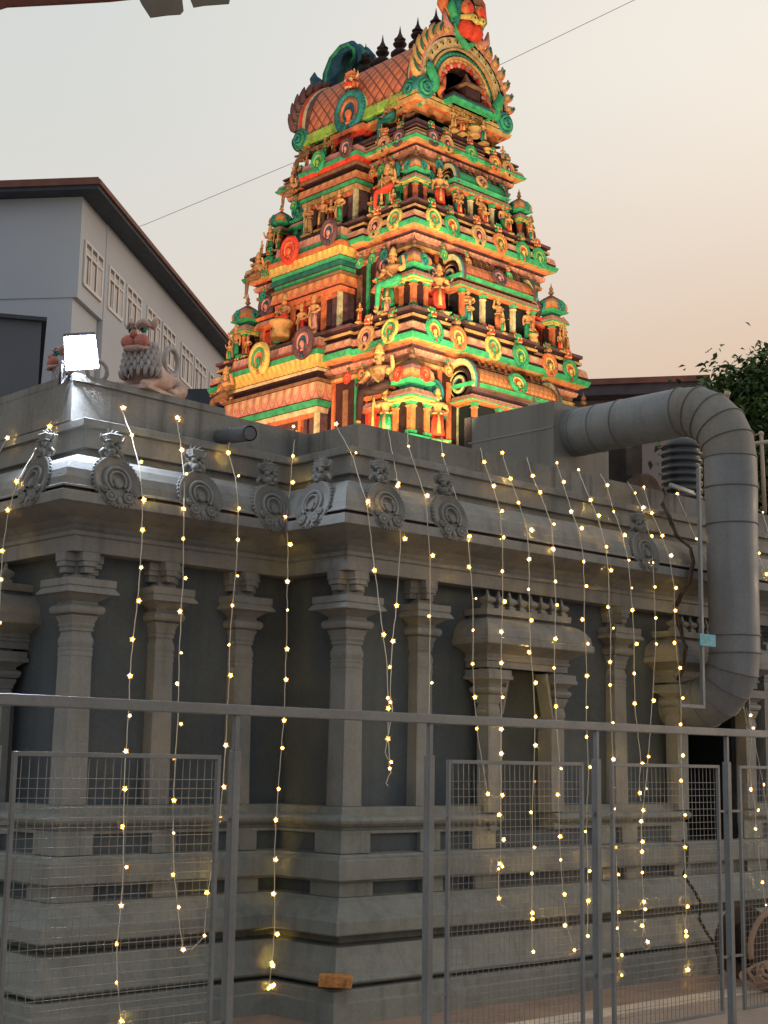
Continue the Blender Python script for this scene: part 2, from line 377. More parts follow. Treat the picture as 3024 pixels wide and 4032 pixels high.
pils = [(.074, .074, PMC), (.725, .068, PM), (2.88, .068, PM), (4.98, .068, PM), (6.4, .068, PM), (XL + .074, Y1 + .074, PMC), (-1.0, Y1 + .068, PM), (-.36, Y1 + .068, PM), (XL + .068, 2.9, PM), (XL + .068, 4.2, PM)]
for x, y, pm in pils:
    o = place(pm[0], 'pilaster', hall, (x, y, 0))
    for me, n_ in zip(pm[1:], ('capital', 'bracket')):
        sub(me, n_, o)
for o in [c for c in hall.children if c.name.startswith('pilaster')]:
    for q in [o] + list(o.children):
        md = q.modifiers.new('bevel', 'BEVEL'); md.width = .003; md.segments = 2; md.angle_limit = R(35); md.limit_method = 'ANGLE'
# base posts between the recessed panels, under each pilaster, and the panel grounds
b = MB()
def wall_seg(u0, u1, z0, z1, d, side, th=.08):
    """box standing proud by d on a wall: 'R' (Y=0), 'B' (Y=Y1), 'P' (X=0), 'L' (X=XL)"""
    b = MB()
    if side == 'R': b.box(u0, u1, -d, th, z0, z1)
    elif side == 'B': b.box(u0, u1, Y1 - d, Y1 + th, z0, z1)
    else: b.box(XL - d, XL + th, u0, u1, z0, z1)
    b.build('base_post', BASEM, hall, .003)
for z0, z1, d in ((.717, .802, .115), (.981, 1.104, .085)):
    for side, us in (('R', ((.62, .81), (1.12, 1.36), (2.50, 2.68), (2.78, 2.97), (3.40, DX0), (4.42, 4.70))), ('B', ((-1.09, -.91), (-.45, -.27))), ('L', ((1.25, 1.4), (2.8, 3.0)))):
        for u0, u1 in us: wall_seg(u0, u1, z0, z1, d, side)
    for xx, yy in ((0, 0), (XL, Y1)):
        b = MB(); b.box(xx - d, xx + .17, yy - d, yy + .17, z0, z1); b.build('base_post', BASEM, hall, .003)
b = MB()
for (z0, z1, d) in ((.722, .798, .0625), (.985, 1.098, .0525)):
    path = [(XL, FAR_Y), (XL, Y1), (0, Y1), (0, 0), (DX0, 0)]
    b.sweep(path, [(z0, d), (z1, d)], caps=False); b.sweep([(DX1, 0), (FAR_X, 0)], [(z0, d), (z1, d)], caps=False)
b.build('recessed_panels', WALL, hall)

# niche porches: drawn in a wall frame (u along the wall to the viewer's right, n outwards, z up)
def porch(u0, u1, M, name, zb, open_dark, base_z=1.07):
    """u0..u1: frieze width; M: wall frame to world"""
    p = .12; hall_part = MB()
    def run(prof, mi=0, du=0.):
        st = len(hall_part.v)
        hall_part.sweep([(u0 - du, .3), (u0 - du, -p), (u1 + du, -p), (u1 + du, .3)], prof, mi)
    run([(2.232, -.03), (2.232, .0), (2.278, .0), (2.282, .012), (2.30, .014), (2.305, .004), (2.33, .008), (2.355, .05), (2.375, .10), (2.385, .135), (2.392, .142), (2.43, .142), (2.436, .128), (2.446, .13), (2.49, .122), (2.53, .098), (2.56, .062), (2.578, .02), (2.58, -.02), (2.60, -.02), (2.602, .02), (2.65, .02), (2.651, -.16)])
    n = max(3, round((u1 - u0) / .112)); st = len(hall_part.v)
    for i in range(n):
        x = u0 + .035 + (u1 - u0 - .07) * i / (n - 1)
        hall_part.sq(x, -p + .03, [(.034, 2.652), (.034, 2.672), (.022, 2.674), (.022, 2.682), (.04, 2.70), (.044, 2.712), (.036, 2.728), (.012, 2.742), (.008, 2.765), (.002, 2.785)])
    hall_part.xf(M)
    por = hall_part.build(name, TRIM, hall, .003)
    for k, uc in enumerate((u0 + .085, u1 - .085)):
        q = MB(); h = .055
        q.sq(uc, -p + .065, [(h, zb), (h, 1.86), (h * 1.08, 1.863), (h * 1.08, 1.885), (h, 1.887), (h * 1.1, 1.91), (h * 1.12, 1.93), (h * .98, 1.965), (h * .92, 1.98), (h * 1.1, 1.983), (h * 1.1, 1.992), (h * 1.15, 2.0), (h * 1.35, 2.03), (h * 1.37, 2.04), (h * 1.1, 2.043), (h * 1.5, 2.05), (h * 1.72, 2.07), (h * 1.7, 2.09), (h * 1.25, 2.105), (h * 1.25, 2.115), (h * 1.9, 2.145), (h * 2.3, 2.148), (h * 2.3, 2.172), (h * 2.15, 2.176), (h * 2.15, 2.215), (h * .9, 2.217), (h * .9, 2.234)])
        sg = 1 if k == 0 else -1; ue = uc + sg * (h + .022)
        a0, a1 = sorted((ue - .022 * sg, ue + .012 * sg)); q.box(a0, a1, -p + .01, .1, zb, 1.91)
        # slanted bracket board
        st = len(q.v)
        pr = [(ue, 1.91), (ue + sg * .016, 1.91), (ue + sg * .085, 2.19), (ue + sg * .085, 2.216), (ue + sg * .06, 2.216)]
        q.poly(pr, lambda a, bb, d: (a, -p + .0 + d, bb), .11)
        q.xf(M); q.build('niche_pillar', TRIM, por, .003)
    q = MB(); ua, ub = u0 + .15, u1 - .15
    if not open_dark:
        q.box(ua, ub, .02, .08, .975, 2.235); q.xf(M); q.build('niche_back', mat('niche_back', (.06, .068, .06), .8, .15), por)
        q = MB()
        for s_, uu in ((-1, ua), (1, ub)):
            for i, zz in enumerate((1.10, 1.142, 1.185, 1.228)):
                x0, x1 = sorted((uu - s_ * (-.005 - .03 * (3 - i) * .9), uu + s_ * .02)); q.box(x0, x1, -.10 + i * .012, .05, zz - .04 * 0, zz + .04)
        q.xf(M); q.build('niche_step', BASEM, por, .002)
    return por
M_R = Matrix(((1, 0, 0, 0), (0, 1, 0, 0), (0, 0, 1, 0), (0, 0, 0, 1)))
def M_left(y): return Matrix(((0, 1, 0, XL), (-1, 0, 0, y), (0, 0, 1, 0), (0, 0, 0, 1)))     # u -> -Y, n -> -X
porch(1.22, 2.10, M_R, 'niche_porch', 1.225, False)
porch(3.44, 4.62, M_R, 'niche_porch', 1.225, True)
porch(-1.0, 0.0, M_left(1.28), 'niche_porch', 1.225, False)

# medallions with a crowned lion face, on the rolled eave
def medallion(stone=True, mats=None):
    """horseshoe medallion in the XZ plane facing -Y, radius 1, centre at the origin"""
    d = MB(); mi = (lambda i: 0) if stone else (lambda i: i)
    a, o_, c_ = mi(0), mi(1), mi(2)
    # full disc with a toothed rim, then concentric horseshoe ribs that open at the foot
    d.lathe((0, 0, 0), [(.001, .14), (.66 if stone else .40, .14), (.68 if stone else .42, .17), (.92, .17), (.94, .20), (1.0, .14), (1.0, 0)], 36, mis=[c_, c_, a, a, a, a], axis='y')
    A0, A1 = -.27 * PI, 1.27 * PI
    for r0, r1, h_, mm in (((.46, .60, .25, 0), (.30, .40, .27, 0)) if stone else ((.72, .97, .27, a), (.44, .68, .22, o_), (.56, .60, .25, a))):
        d.lathe((0, 0, 0), [(r0, .12), (r0 + .02, h_), (r1 - .02, h_), (r1, .12)], 30, mm, axis='y', a0=A0, a1=A1)
    d.lathe((0, 0, -.12 if stone else -.08), [(.20, .1), (.19, .25), (.14, .30), (.10, .27), (.001, .30)], 16, c_ if stone else o_, axis='y')
    for j in range(40):
        t = 2 * PI * j / 40
        if abs(t - PI / 2) < .5: continue
        x, z = math.cos(t), math.sin(t)
        d.tube([(x * .97, -.10, z * .97), (x * 1.055, -.10, z * 1.055)], .062, 4, a)
    for s_ in (-1, 1):                               # twin scrolls and tassel at the foot
        for r_, cx, cz in ((.22, .38, -.66), (.14, .63, -.40)):
            d.lathe((s_ * cx, -.14, cz), [(.01, .16), (r_ * .35, .15), (r_ * .45, .09), (r_ * .62, .09), (r_ * .72, .14), (r_ * .92, .13), (r_, .08), (r_, 0)], 18, a if not stone else o_, axis='y')
    d.ball((0, -.2, -.80), .12, c_, 10, 1, .5, 1.3)
    if not stone: d.sq(0, -.13, [(.16, -.52), (.20, -.44), (.12, -.38), (.14, -.20), (.10, -.12), (.08, .02), (.02, .08)], o_, ry=.5)
    return d
def lion_face(stone=True):
    d = MB(); g = (lambda i: 0) if stone else (lambda i: i)
    d.ball((0, -.18, .0), .42, g(0), 12, 1, .8, .8)                  # head mass
    d.ball((-.2, -.5, -.10), .19, g(1), 10); d.ball((.2, -.5, -.10), .19, g(1), 10)       # cheeks
    d.ball((0, -.52, .06), .14, g(1), 8); d.tube([(-.3, -.42, -.3), (-.1, -.56, -.26), (.1, -.56, -.26), (.3, -.42, -.3)], [.05, .09, .09, .05], 6, g(2))   # muzzle, lip
    for s_ in (-1, 1):
        d.ball((s_ * .24, -.44, .25), .15, g(2), 10)                  # bulging eyes
        d.tube([(s_ * .10, -.45, .40), (s_ * .30, -.46, .47), (s_ * .50, -.30, .42)], [.05, .08, .03], 6, g(0))   # brows
        d.tube([(s_ * .42, -.15, .05), (s_ * .60, -.12, -.12), (s_ * .56, -.15, -.34)], [.12, .11, .04], 6, g(0))   # mane locks
        d.tube([(s_ * .36, -.12, .42), (s_ * .62, -.14, .55), (s_ * .66, -.2, .80)], [.10, .08, .02], 6, g(2))      # horns / ears
        for zz in (.40, .50, .60, .70): d.tube([(s_ * .06, -.32, zz), (s_ * .22, -.30, zz), (s_ * .34, -.14, zz)], .05, 6, g(0))   # tiered crown
    d.sq(0, -.12, [(.30, .34), (.33, .74), (.36, .78), (.30, .84), (.22, .86)], g(0))
    for s_ in (-1, 0, 1): d.tube([(s_ * .16, -.1, .84), (s_ * .24, -.14, .96), (s_ * .30, -.24, 1.03)], [.09, .07, .02], 6, g(2))
    return d
md_me = medallion().mesh('medallion', CARVE); lf_me = lion_face().mesh('lion_face', CARVE)
def eave_medallion(p, rotz, s_=.165):
    o = place(md_me, 'medallion', hall, p, 0, (s_, s_, s_), (R(-14), 0, rotz))
    f_ = sub(lf_me, 'lion_face', o); f_.location = (0, .12, 1.30); f_.scale = (.78, .78, .78); f_.rotation_euler = (R(14), 0, 0)
    return o
ZM = 3.215
for x, y in ((250, 1040), (430, 1066), (588, 1088)):
    q = on_y(x, y, Y1 - .245); eave_medallion((q.x, Y1 - .235, ZM), 0)
for x, y in ((832, 1083), (970, 1108), (1392, 1184)):
    q = on_y(x, y, -.245); eave_medallion((q.x, -.235, ZM), 0)
for x, y, X0 in ((680, 1082, 0), (77, 1042, XL)):
    q = on_x(x, y, X0 - .245); eave_medallion((X0 - .235, q.y, ZM), -PI / 2)
for xx in (6.2, 7.6): eave_medallion((xx, -.235, ZM), 0)

# ------------------------------------------------------------------ temple tower
TC = Vector((10.49, 10.68, 0))
tower = thing('temple_tower', 'tall stepped temple tower crowded with painted statues under orange and green floodlights', 'tower', TC)
PAL = [GREEN, TEAL, DGREEN, ORANGE, RED, YELLOW, PINK, GOLD, MAROON, PURPLE, BLUE, CREAM, BROWN, LOTUS, LOTUS_S, LOTUS_Y, LOTUS_O, SCALES, SCALES_O, LIME, DARK]
PI_ = {n: i for i, n in enumerate('green teal dgreen orange red yellow pink gold maroon purple blue cream brown lotus lotus_s lotus_y lotus_o scales scales_o lime dark'.split())}
def ids(s_): return [PI_[k] for k in s_.split()]
HX = {'A': (2.01, 2.48), 'B': (1.63, 2.10), 'C': (1.245, 1.71)}
GZ = {'A': 6.25, 'B': 8.40, 'C': 10.33}              # floor of each storey
CZ = {'A': (7.78, 8.40), 'B': (9.80, 10.33), 'C': (11.49, 11.80)}     # cornice band of each storey
def rect(hx, hy): return [(TC.x - hx, TC.y + hy), (TC.x - hx, TC.y - hy), (TC.x + hx, TC.y - hy), (TC.x + hx, TC.y + hy)]
def rect_proj(hx, hy, c, p):
    """plan of a storey: corner and centre bays stand forward by p, the parts between step back"""
    out_ = []
    H = (hx, hy)
    for k, (ux, uy, nx, ny) in enumerate(((0, -1, -1, 0), (1, 0, 0, -1), (0, 1, 1, 0), (-1, 0, 0, 1))):
        half = H[1] if k % 2 == 0 else H[0]; dist = H[0] if k % 2 == 0 else H[1]
        w_ = half * .40
        for t, d in ((-half + c, p), (-half + c, 0), (-w_, 0), (-w_, p), (w_, p), (w_, 0), (half - c, 0), (half - c, p)):
            out_.append((TC.x + ux * t + nx * (dist + d), TC.y + uy * t + ny * (dist + d)))
        out_.append((TC.x + ux * (half + p) + nx * (dist + p), TC.y + uy * (half + p) + ny * (dist + p)))
    return out_
def cornice_prof(z0, z1, o, small=False):
    H = z1 - z0; q = lambda t: z0 + H * t
    pr = [(q(0), 0), (q(.04), o * .45), (q(.10), o * .55), (q(.12), o * .9), (q(.22), o * 1.0), (q(.27), o * 1.02), (q(.29), o * .86), (q(.36), o * .90), (q(.55), o * .82), (q(.60), o * .66), (q(.63), o * .40), (q(.70), o * .40), (q(.72), o * .62), (q(.80), o * .62), (q(.82), o * .5), (q(.90), o * .5), (q(.91), o * .66), (q(1), o * .66), (q(1), -.3)]
    mi = ids('purple orange gold green green dgreen maroon lotus lotus pink maroon maroon gold cream maroon maroon purple brown brown')[:len(pr) - 1]
    return pr, mi
for T in 'ABC':
    hx, hy = HX[T]; z0, z1 = GZ[T], CZ[T][0]; wx, wy = hx - .16, hy - .16
    if T == 'A': z0 = 3.5
    m = MB(); m.box(TC.x - wx, TC.x + wx, TC.y - wy, TC.y + wy, z0, z1 + .05, PI_['maroon']); m.build('tier_wall', PAL, tower)
    m = MB()                                         # plinth strip and painted pilaster strips on the two long walls
    zf = GZ[T]
    m.sweep(rect(wx, wy), [(zf - .02, .05), (zf + .05, .07), (zf + .06, .04), (zf + .10, .03), (zf + .10, -.05)], ids('green green yellow brown'), closed=True)
    m.sweep(rect(wx, wy), [(z1 - .26, -.02), (z1 - .25, .05), (z1 - .20, .06), (z1 - .19, .03), (z1 - .11, .03), (z1 - .10, .08), (z1 - .04, .10), (z1 + .01, .04)], ids('orange gold gold brown pink lotus_s pink'), closed=True)
    for k in range(9):
        u = -wx + .15 + (2 * wx - .3) * k / 8; cc = ids('yellow orange cream')[k % 3]
        m.box(TC.x + u - .03, TC.x + u + .03, TC.y - wy - .035, TC.y - wy + .02, zf + .10, z1 - .25, cc)
        v = -wy + .15 + (2 * wy - .3) * k / 8
        m.box(TC.x - wx - .035, TC.x - wx + .02, TC.y + v - .03, TC.y + v + .03, zf + .10, z1 - .25, ids('orange cream green')[k % 3])
        if k < 8:
            du = (2 * wx - .3) / 16; m.box(TC.x + u + du - .055, TC.x + u + du + .055, TC.y - wy - .012, TC.y - wy + .02, zf + .12, z1 - .40, ids('red orange green brown')[k % 4])
            dv = (2 * wy - .3) / 16; m.box(TC.x - wx - .012, TC.x - wx + .02, TC.y + v + dv - .06, TC.y + v + dv + .06, zf + .12, z1 - .40, ids('orange red brown green')[k % 4])
    m.build('wall_pilasters', PAL, tower)
    m = MB(); pr, mi = cornice_prof(*CZ[T], .27); m.sweep(rect_proj(wx - .11, wy - .11, .42, .09), pr, mi, closed=True, caps=False); m.build('cornice', PAL, tower, .006)

# shared pieces
def med_set(a, b_, c_):
    me = medallion(False).mesh('medallion', [a, b_, c_]); return me
MEDS = [med_set(YELLOW, GREEN, ORANGE), med_set(GREEN, YELLOW, RED), med_set(ORANGE, YELLOW, BROWN), med_set(TEAL, GREEN, BLUE), med_set(RED, ORANGE, RED), med_set(GOLD, PINK, MAROON), med_set(PURPLE, PINK, BLUE), med_set(GREEN, LIME, TEAL), med_set(TEAL, ORANGE, BLUE)]
FACES = [lion_face(False).mesh('lion_face', [a, b_, c_]) for a, b_, c_ in ((GREEN, RED, YELLOW), (BROWN, ORANGE, GREEN), (ORANGE, RED, CREAM))]
def med(k, p, rotz, s_, parent=None, face=0, tilt=-8, name='medallion'):
    par = parent or tower
    o = place(MEDS[k], name, par, p, 0, (s_, s_, s_ * 1.12), (R(tilt), 0, rotz))
    if face is not None:
        f_ = sub(FACES[face], 'lion_face', o) if par is tower else None
        if f_: f_.location = (0, .08, 1.28); f_.scale = (.72, .72, .66)
    return o
RZ = {'R': 0, 'L': -PI / 2, 'B': PI, 'Rt': PI / 2}

def pavilion_mesh():
    """corner pavilion (unit = about a metre tall), pieces as separate meshes"""
    b_ = MB(); b_.box(-.125, .125, -.125, .125, .05, .46, PI_['maroon']); b_.sq(0, 0, [(.17, -.02), (.19, 0), (.19, .035), (.14, .055), (.13, .06)], mis=ids('maroon green green dgreen maroon'))
    body = b_.mesh('corner_pavilion', PAL)
    pl = MB(); pl.sq(0, 0, [(.05, .055), (.05, .09), (.036, .10), (.036, .36), (.052, .38), (.036, .40), (.058, .43), (.062, .45)], mis=ids('green yellow orange orange yellow green yellow yellow'))
    ev = MB(); ev.sq(0, 0, [(.15, .45), (.16, .47), (.205, .478), (.215, .50), (.20, .505), (.205, .525), (.165, .59), (.15, .60), (.13, .61), (.105, .615), (.10, .66)], mis=ids('yellow yellow green green pink lotus_s lotus_s maroon dgreen dgreen dgreen'))
    dm = MB(); dm.sq(0, 0, [(.125, .66), (.19, .675), (.205, .70), (.185, .71), (.18, .72), (.19, .76), (.18, .82), (.14, .88), (.09, .93), (.05, .96), (.03, .98)], mis=ids('green green yellow gold orange gold pink brown brown brown brown'))
    fn = MB(); fn.lathe((0, 0, 1.0), [(.03, 0), (.05, .03), (.03, .055), (.02, .06), (.035, .085), (.03, .105), (.012, .13), (.002, .19)], 10)
    return body, pl.mesh('pillar', PAL), ev.mesh('eave', PAL), dm.mesh('dome', PAL), fn.mesh('finial', [BROWN])
PV = pavilion_mesh()
def pavilion(x, y, z, s_, k):
    o = place(PV[0], 'corner_pavilion', tower, (x, y, z), 0, s_)
    for sx in (-1, 1):
        for sy in (-1, 1):
            c = sub(PV[1], 'pillar', o); c.location = (sx * .118, sy * .118, 0)
    sub(PV[2], 'eave', o); sub(PV[3], 'dome', o); sub(PV[4], 'finial', o)
    for (lx, ly, rz) in ((-.07, -.185, 0), (-.185, -.07, -PI / 2)):
        if rz == 0: lx = .03
        else: ly = .03
        c = sub(MEDS[k], 'medallion', o); c.location = (lx, ly, .775); c.rotation_euler = (R(-10), 0, rz); c.scale = (.078, .09, .10)
for T, s_, k in (('A', 1.27, 4), ('B', 1.05, 3), ('C', .86, 3)):
    hx, hy = HX[T]; z = GZ[T] + .03
    for sx, sy in ((-1, -1), (1, -1), (-1, 1), (1, 1)): pavilion(TC.x + sx * hx, TC.y + sy * hy, z, s_, k)

def finial_mesh(mat_):
    f_ = MB(); f_.lathe((0, 0, 0), [(.10, 0), (.14, .02), (.14, .05), (.07, .09), (.06, .12), (.15, .18), (.20, .25), (.20, .31), (.14, .38), (.06, .42), (.05, .44), (.13, .49), (.155, .54), (.13, .58), (.06, .61), (.12, .635), (.13, .66), (.08, .70), (.03, .82), (.004, 1.0)], 14)
    return f_.mesh('finial', [mat_])
FIN = finial_mesh(DKCOPPER); FIN_S = finial_mesh(BROWN)

# barrel-roofed shrine in the middle of a wall: u along the wall, drawn facing -Y about its own centre
def shrine(M_pos, rz, W, D, zfl, zev, zsp, ztop, barrel, k, name='barrel_shrine'):
    o = bpy.data.objects.new(name, None)
    m = MB(); h = W / 2
    m.box(-h * .86, h * .86, -D * .80, .1, 0, zev, PI_['dark'])
    m.sweep([(-h, .1), (-h, -D), (h, -D), (h, .1)], [(-.02, .02), (.0, .05), (.05, .05), (.06, .0), (.06, -.2)], ids('brown green dgreen maroon'))
    m.sweep([(-h, .1), (-h, -D), (h, -D), (h, .1)], [(zev, -.12), (zev + .01, 0), (zev + .035, .05), (zev + .05, .06), (zev + .055, .04), (zev + .065, .05), (zev + .13, .01), (zev + .14, -.03), (zev + .16, -.03), (zev + .165, -.09), (zsp - .05, -.08), (zsp - .045, -.01), (zsp - .02, .04), (zsp, .05), (zsp + .005, -.25)],
            ids('orange orange green green pink lotus_s lotus_s maroon maroon purple brown green green yellow'))
    base = m.mesh(name, PAL); o = place(base, name, tower, M_pos, rz)
    m = MB()                                         # barrel, axis along u
    H = ztop - zsp; N = 12; pts = [(-(D + .0) * math.cos(PI * i / N) * (1.04 if 0 < i < N else 1) - .0, H * math.sin(PI * i / N)) for i in range(N // 2 + 4)]
    cum = 0; n = m.vs([])
    for i, (yy, zz) in enumerate(pts):
        m.v += [(-h * .96, yy, zsp + zz), (h * .96, yy, zsp + zz)]
    for i in range(len(pts) - 1):
        v0, v1 = i / 6, (i + 1) / 6
        m.face((n + 2 * i, n + 2 * i + 1, n + 2 * i + 3, n + 2 * i + 2), barrel, [(0, v0), (W, v0), (W, v1), (0, v1)], False)
    sub(m.mesh('barrel_roof', PAL, False), 'barrel_roof', o)
    for sg in (-1, 1):                               # horseshoe gable ends
        m = MB(); t0 = [(.86, -.035), (.90, .03), (1.14, .03), (1.18, .0), (1.18, -.06)]
        cols = ids('gold cream teal purple')
        cnt = 20; bb = len(m.v)
        for j in range(cnt + 1):
            a = PI * (-.08 + 1.16 * j / cnt)
            for r_, dx in t0: m.v.append((sg * (h * .96 + dx), -math.cos(a) * r_ * D * 1.02 + .0, zsp + math.sin(a) * r_ * H * 1.04 + .02))
        for j in range(cnt):
            for i in range(4): m.face((bb + j * 5 + i, bb + j * 5 + i + 1, bb + j * 5 + 5 + i + 1, bb + j * 5 + 5 + i), cols[i], None, False)
        m.lathe((sg * (h * .955), 0, zsp + .02), [(.86 * D, 0), (.62 * D, sg * .025), (.60 * D, sg * .0), (.45 * D, sg * .0), (.43 * D, sg * .03), (.28 * D, sg * .03), (.27 * D, -sg * .02), (.001, -sg * .02)], 20, axis='x', mis=ids('maroon gold blue purple cream teal dark'), sx=1, sy=H / D)
        sub(m.mesh('gable_arch', PAL), 'gable_arch', o)
    c = sub(MEDS[k], 'medallion', o); c.location = (0, -D * .98, zsp + H * .48); c.scale = (D * .62, D * .6, D * .55); c.rotation_euler = (R(-18), 0, 0)
    nf = max(4, round(W / .17))
    for i in range(nf):
        c = sub(FIN_S, 'finial', o); c.location = (-h * .84 + h * 1.68 * i / (nf - 1), .0, ztop - .02); c.scale = (.26, .26, .2)
    for uu, cc in ((-h * .93, 0), (-h * .40, 1), (h * .40, 1), (h * .93, 0)):
        m = MB(); m.sq(uu, -D * .93, [(.045, .06), (.045, .10), (.034, .11), (.034, zev - .09), (.05, zev - .07), (.034, zev - .05), (.06, zev)], mis=[ids('green yellow orange orange yellow green yellow'), ids('orange red cream cream red green yellow')][cc])
        sub(m.mesh('pillar', PAL), 'pillar', o)
    return o
hx, hy = HX['A']; shrine((10.46, TC.y - hy - .02, GZ['A']), 0, 2.05, .32, 0, .74, 1.06, 1.40, PI_['scales_o'], 1)
hx, hy = HX['B']; shrine((10.55, TC.y - hy + .03, GZ['B']), 0, 1.80, .26, 0, .56, .80, 1.10, PI_['lotus_o'], 6)
hx, hy = HX['C']; shrine((10.60, TC.y - hy + .03, GZ['C']), 0, 1.28, .21, 0, .46, .67, .92, PI_['green'], 5)

# projecting central bay on the left (long) face of each storey: pillared opening under a stack of painted cornices
def bay(Xf, ya, yb, zf, zw, zt, seq):
    """Xf front plane, ya..yb near and far ends, zf floor, zw wall top, zt top of the cornice stack"""
    m = MB(); back = TC.x - 1.0
    m.box(Xf + .16, back, ya + .02, yb - .02, zf - .3, zw, PI_['purple'])
    m.box(Xf + .02, back, ya, ya + .22, zf - .3, zw, PI_['purple']); m.box(Xf + .02, back, yb - .22, yb, zf - .3, zw, PI_['purple'])
    for y_, c in ((ya + .02, 'cream'), (ya + .42, 'orange'), ((ya + yb) / 2 + .1, 'red'), (yb - .42, 'orange'), (yb - .04, 'cream')):
        m.box(Xf - .02, Xf + .05, y_ - .035, y_ + .035, zf - .3, zw, PI_[c])
    m.box(Xf - .012, Xf + .03, ya + .06, yb - .06, zw - .07, zw - .0, PI_['orange'])
    H = zt - zw; n = sum(t for t, *_ in seq); z = zw; pr = []; mi = []
    for t, d0, d1, c in seq:
        zz = z + H * t / n
        pr += [(z, d0), (zz - .002, d1)]; mi += [PI_[c], PI_['maroon']]; z = zz
    pr.append((z, -.4)); mi = mi[:len(pr) - 1]; mi[-1] = PI_['brown']
    m.sweep([(back, yb), (Xf, yb), (Xf, ya), (back, ya)], pr, mi)
    return m.build('central_bay', PAL, tower, .004)
bay(8.42, 10.30, 12.52, 6.3, 7.06, 8.30, [(1, .0, .03, 'cream'), (1.2, .06, .08, 'green'), (3.2, .12, .10, 'lotus'), (.7, .13, .13, 'brown'), (1.6, .0, .0, 'maroon'), (.6, .05, .06, 'cream'), (2.2, .08, .15, 'lotus_y'), (1.0, .14, .16, 'green'), (1.0, .08, .06, 'red'), (1.8, .04, .02, 'lotus_s')])
bay(8.72, 10.15, 11.78, 8.50, 9.10, 10.2, [(1, .02, .03, 'orange'), (1.9, .09, .06, 'lotus_o'), (.6, .08, .08, 'brown'), (1.0, .03, .04, 'green'), (.8, .08, .09, 'dgreen'), (.9, .06, .08, 'green'), (1.6, .10, .12, 'lotus_y'), (1.0, .13, .12, 'orange'), (1.2, .07, .05, 'green'), (1.6, .04, .02, 'lotus_s')])
bay(9.08, 10.22, 11.56, 10.42, 10.98, 11.75, [(1, .02, .03, 'gold'), (.8, .05, .06, 'green'), (1.7, .09, .06, 'lotus_o'), (1.2, .0, .0, 'maroon'), (.7, .06, .07, 'brown'), (1.1, .05, .08, 'red'), (.9, .08, .09, 'green'), (1.6, .05, .03, 'pink')])

# stepped side niches between pavilion and bay on the left face; small green and red windows
def side_niche(x, y, z, s_, rz, c1, c2, c3):
    m = MB(); m.sq(0, 0, [(.22, -.02), (.24, 0), (.24, .05), (.2, .06)], mis=ids('green green maroon maroon'), ry=.6)
    m.box(-.18, .18, -.06, .1, .06, .50, PI_['dark']); m.box(-.11, .11, -.075, .0, .08, .42, PI_[c2])
    for u in (-.18, -.11, .11, .18): m.box(u - .022, u + .022, -.10, .0, .06, .46, PI_[c1])
    m.sq(0, 0, [(.20, .46), (.27, .475), (.29, .50), (.27, .505), (.28, .53), (.23, .60), (.2, .61), (.2, .64), (.25, .65), (.27, .69), (.2, .70), (.2, .75)], mis=[PI_[c] for c in (c1, c1, c3, c3, 'lotus_s', 'lotus_s', 'maroon', c1, c1, c3, 'maroon', 'maroon')], ry=.62)
    o = place(m.mesh('side_niche', PAL), 'side_niche', tower, (x, y, z), rz, s_)
    c = sub(MEDS[6 if c1 != 'green' else 3], 'medallion', o); c.location = (0, -.10, .88); c.scale = (.2, .26, .21); return o
for T, s_, c in (('A', 1.15, ('orange', 'red', 'pink')), ('B', 1.0, ('orange', 'red', 'orange')), ('C', .82, ('green', 'dgreen', 'green'))):
    hx, hy = HX[T]; x = TC.x - hx + .10
    for y in (TC.y - hy + .52 * s_ + .1, TC.y + hy - .52 * s_ - .05): side_niche(x, y, GZ[T] + .05, s_, -PI / 2, *c)
    for xx in (TC.x - hx + .43 * s_, TC.x + hx - .40 * s_): side_niche(xx, TC.y - hy + .14, GZ[T] + .05, s_ * .82, 0, *(('green', 'dgreen', 'pink') if T != 'B' else ('red', 'red', 'orange')))

# medallions along the cornices
mk = 0
for T, s_ in (('A', .18), ('B', .165), ('C', .14)):
    wx, wy = HX[T][0] - .21, HX[T][1] - .21; z = CZ[T][0] + (CZ[T][1] - CZ[T][0]) * .44; o = .25
    n = {'A': 6, 'B': 6, 'C': 5}[T]
    for i in range(n):
        t = [.055, .20, .42, .60, .80, .945][i] if n == 6 else [.06, .22, .5, .78, .94][i]
        med([1, 2, 0, 7, 2, 1][i] if T == 'A' else ([0, 1, 5, 2, 1, 7][i] if T == 'B' else [6, 5, 7, 2, 5][i]), (TC.x - wx + 2 * wx * t, TC.y - wy - o, z), RZ['R'], s_, face=i % 3)
    for i, t in enumerate((.05, .17, .90)):
        med([0, 5, 1][i] if T != 'C' else [6, 5, 6][i], (TC.x - wx - o, TC.y - wy + 2 * wy * t, z), RZ['L'], s_, face=(i + 1) % 3)
# kudu arches in front of the bays
for X, y, z, s_, k in ((8.22, 11.55, 8.12, .26, 0), (8.20, 10.40, 8.17, .24, 6), (8.55, 11.25, 10.02, .22, 4), (8.58, 10.28, 10.10, .20, 6), (8.95, 11.05, 11.66, .17, 7), (8.97, 10.36, 11.70, .15, 6)):
    med(k, (X, y, z), RZ['L'], s_, face=None, tilt=0)

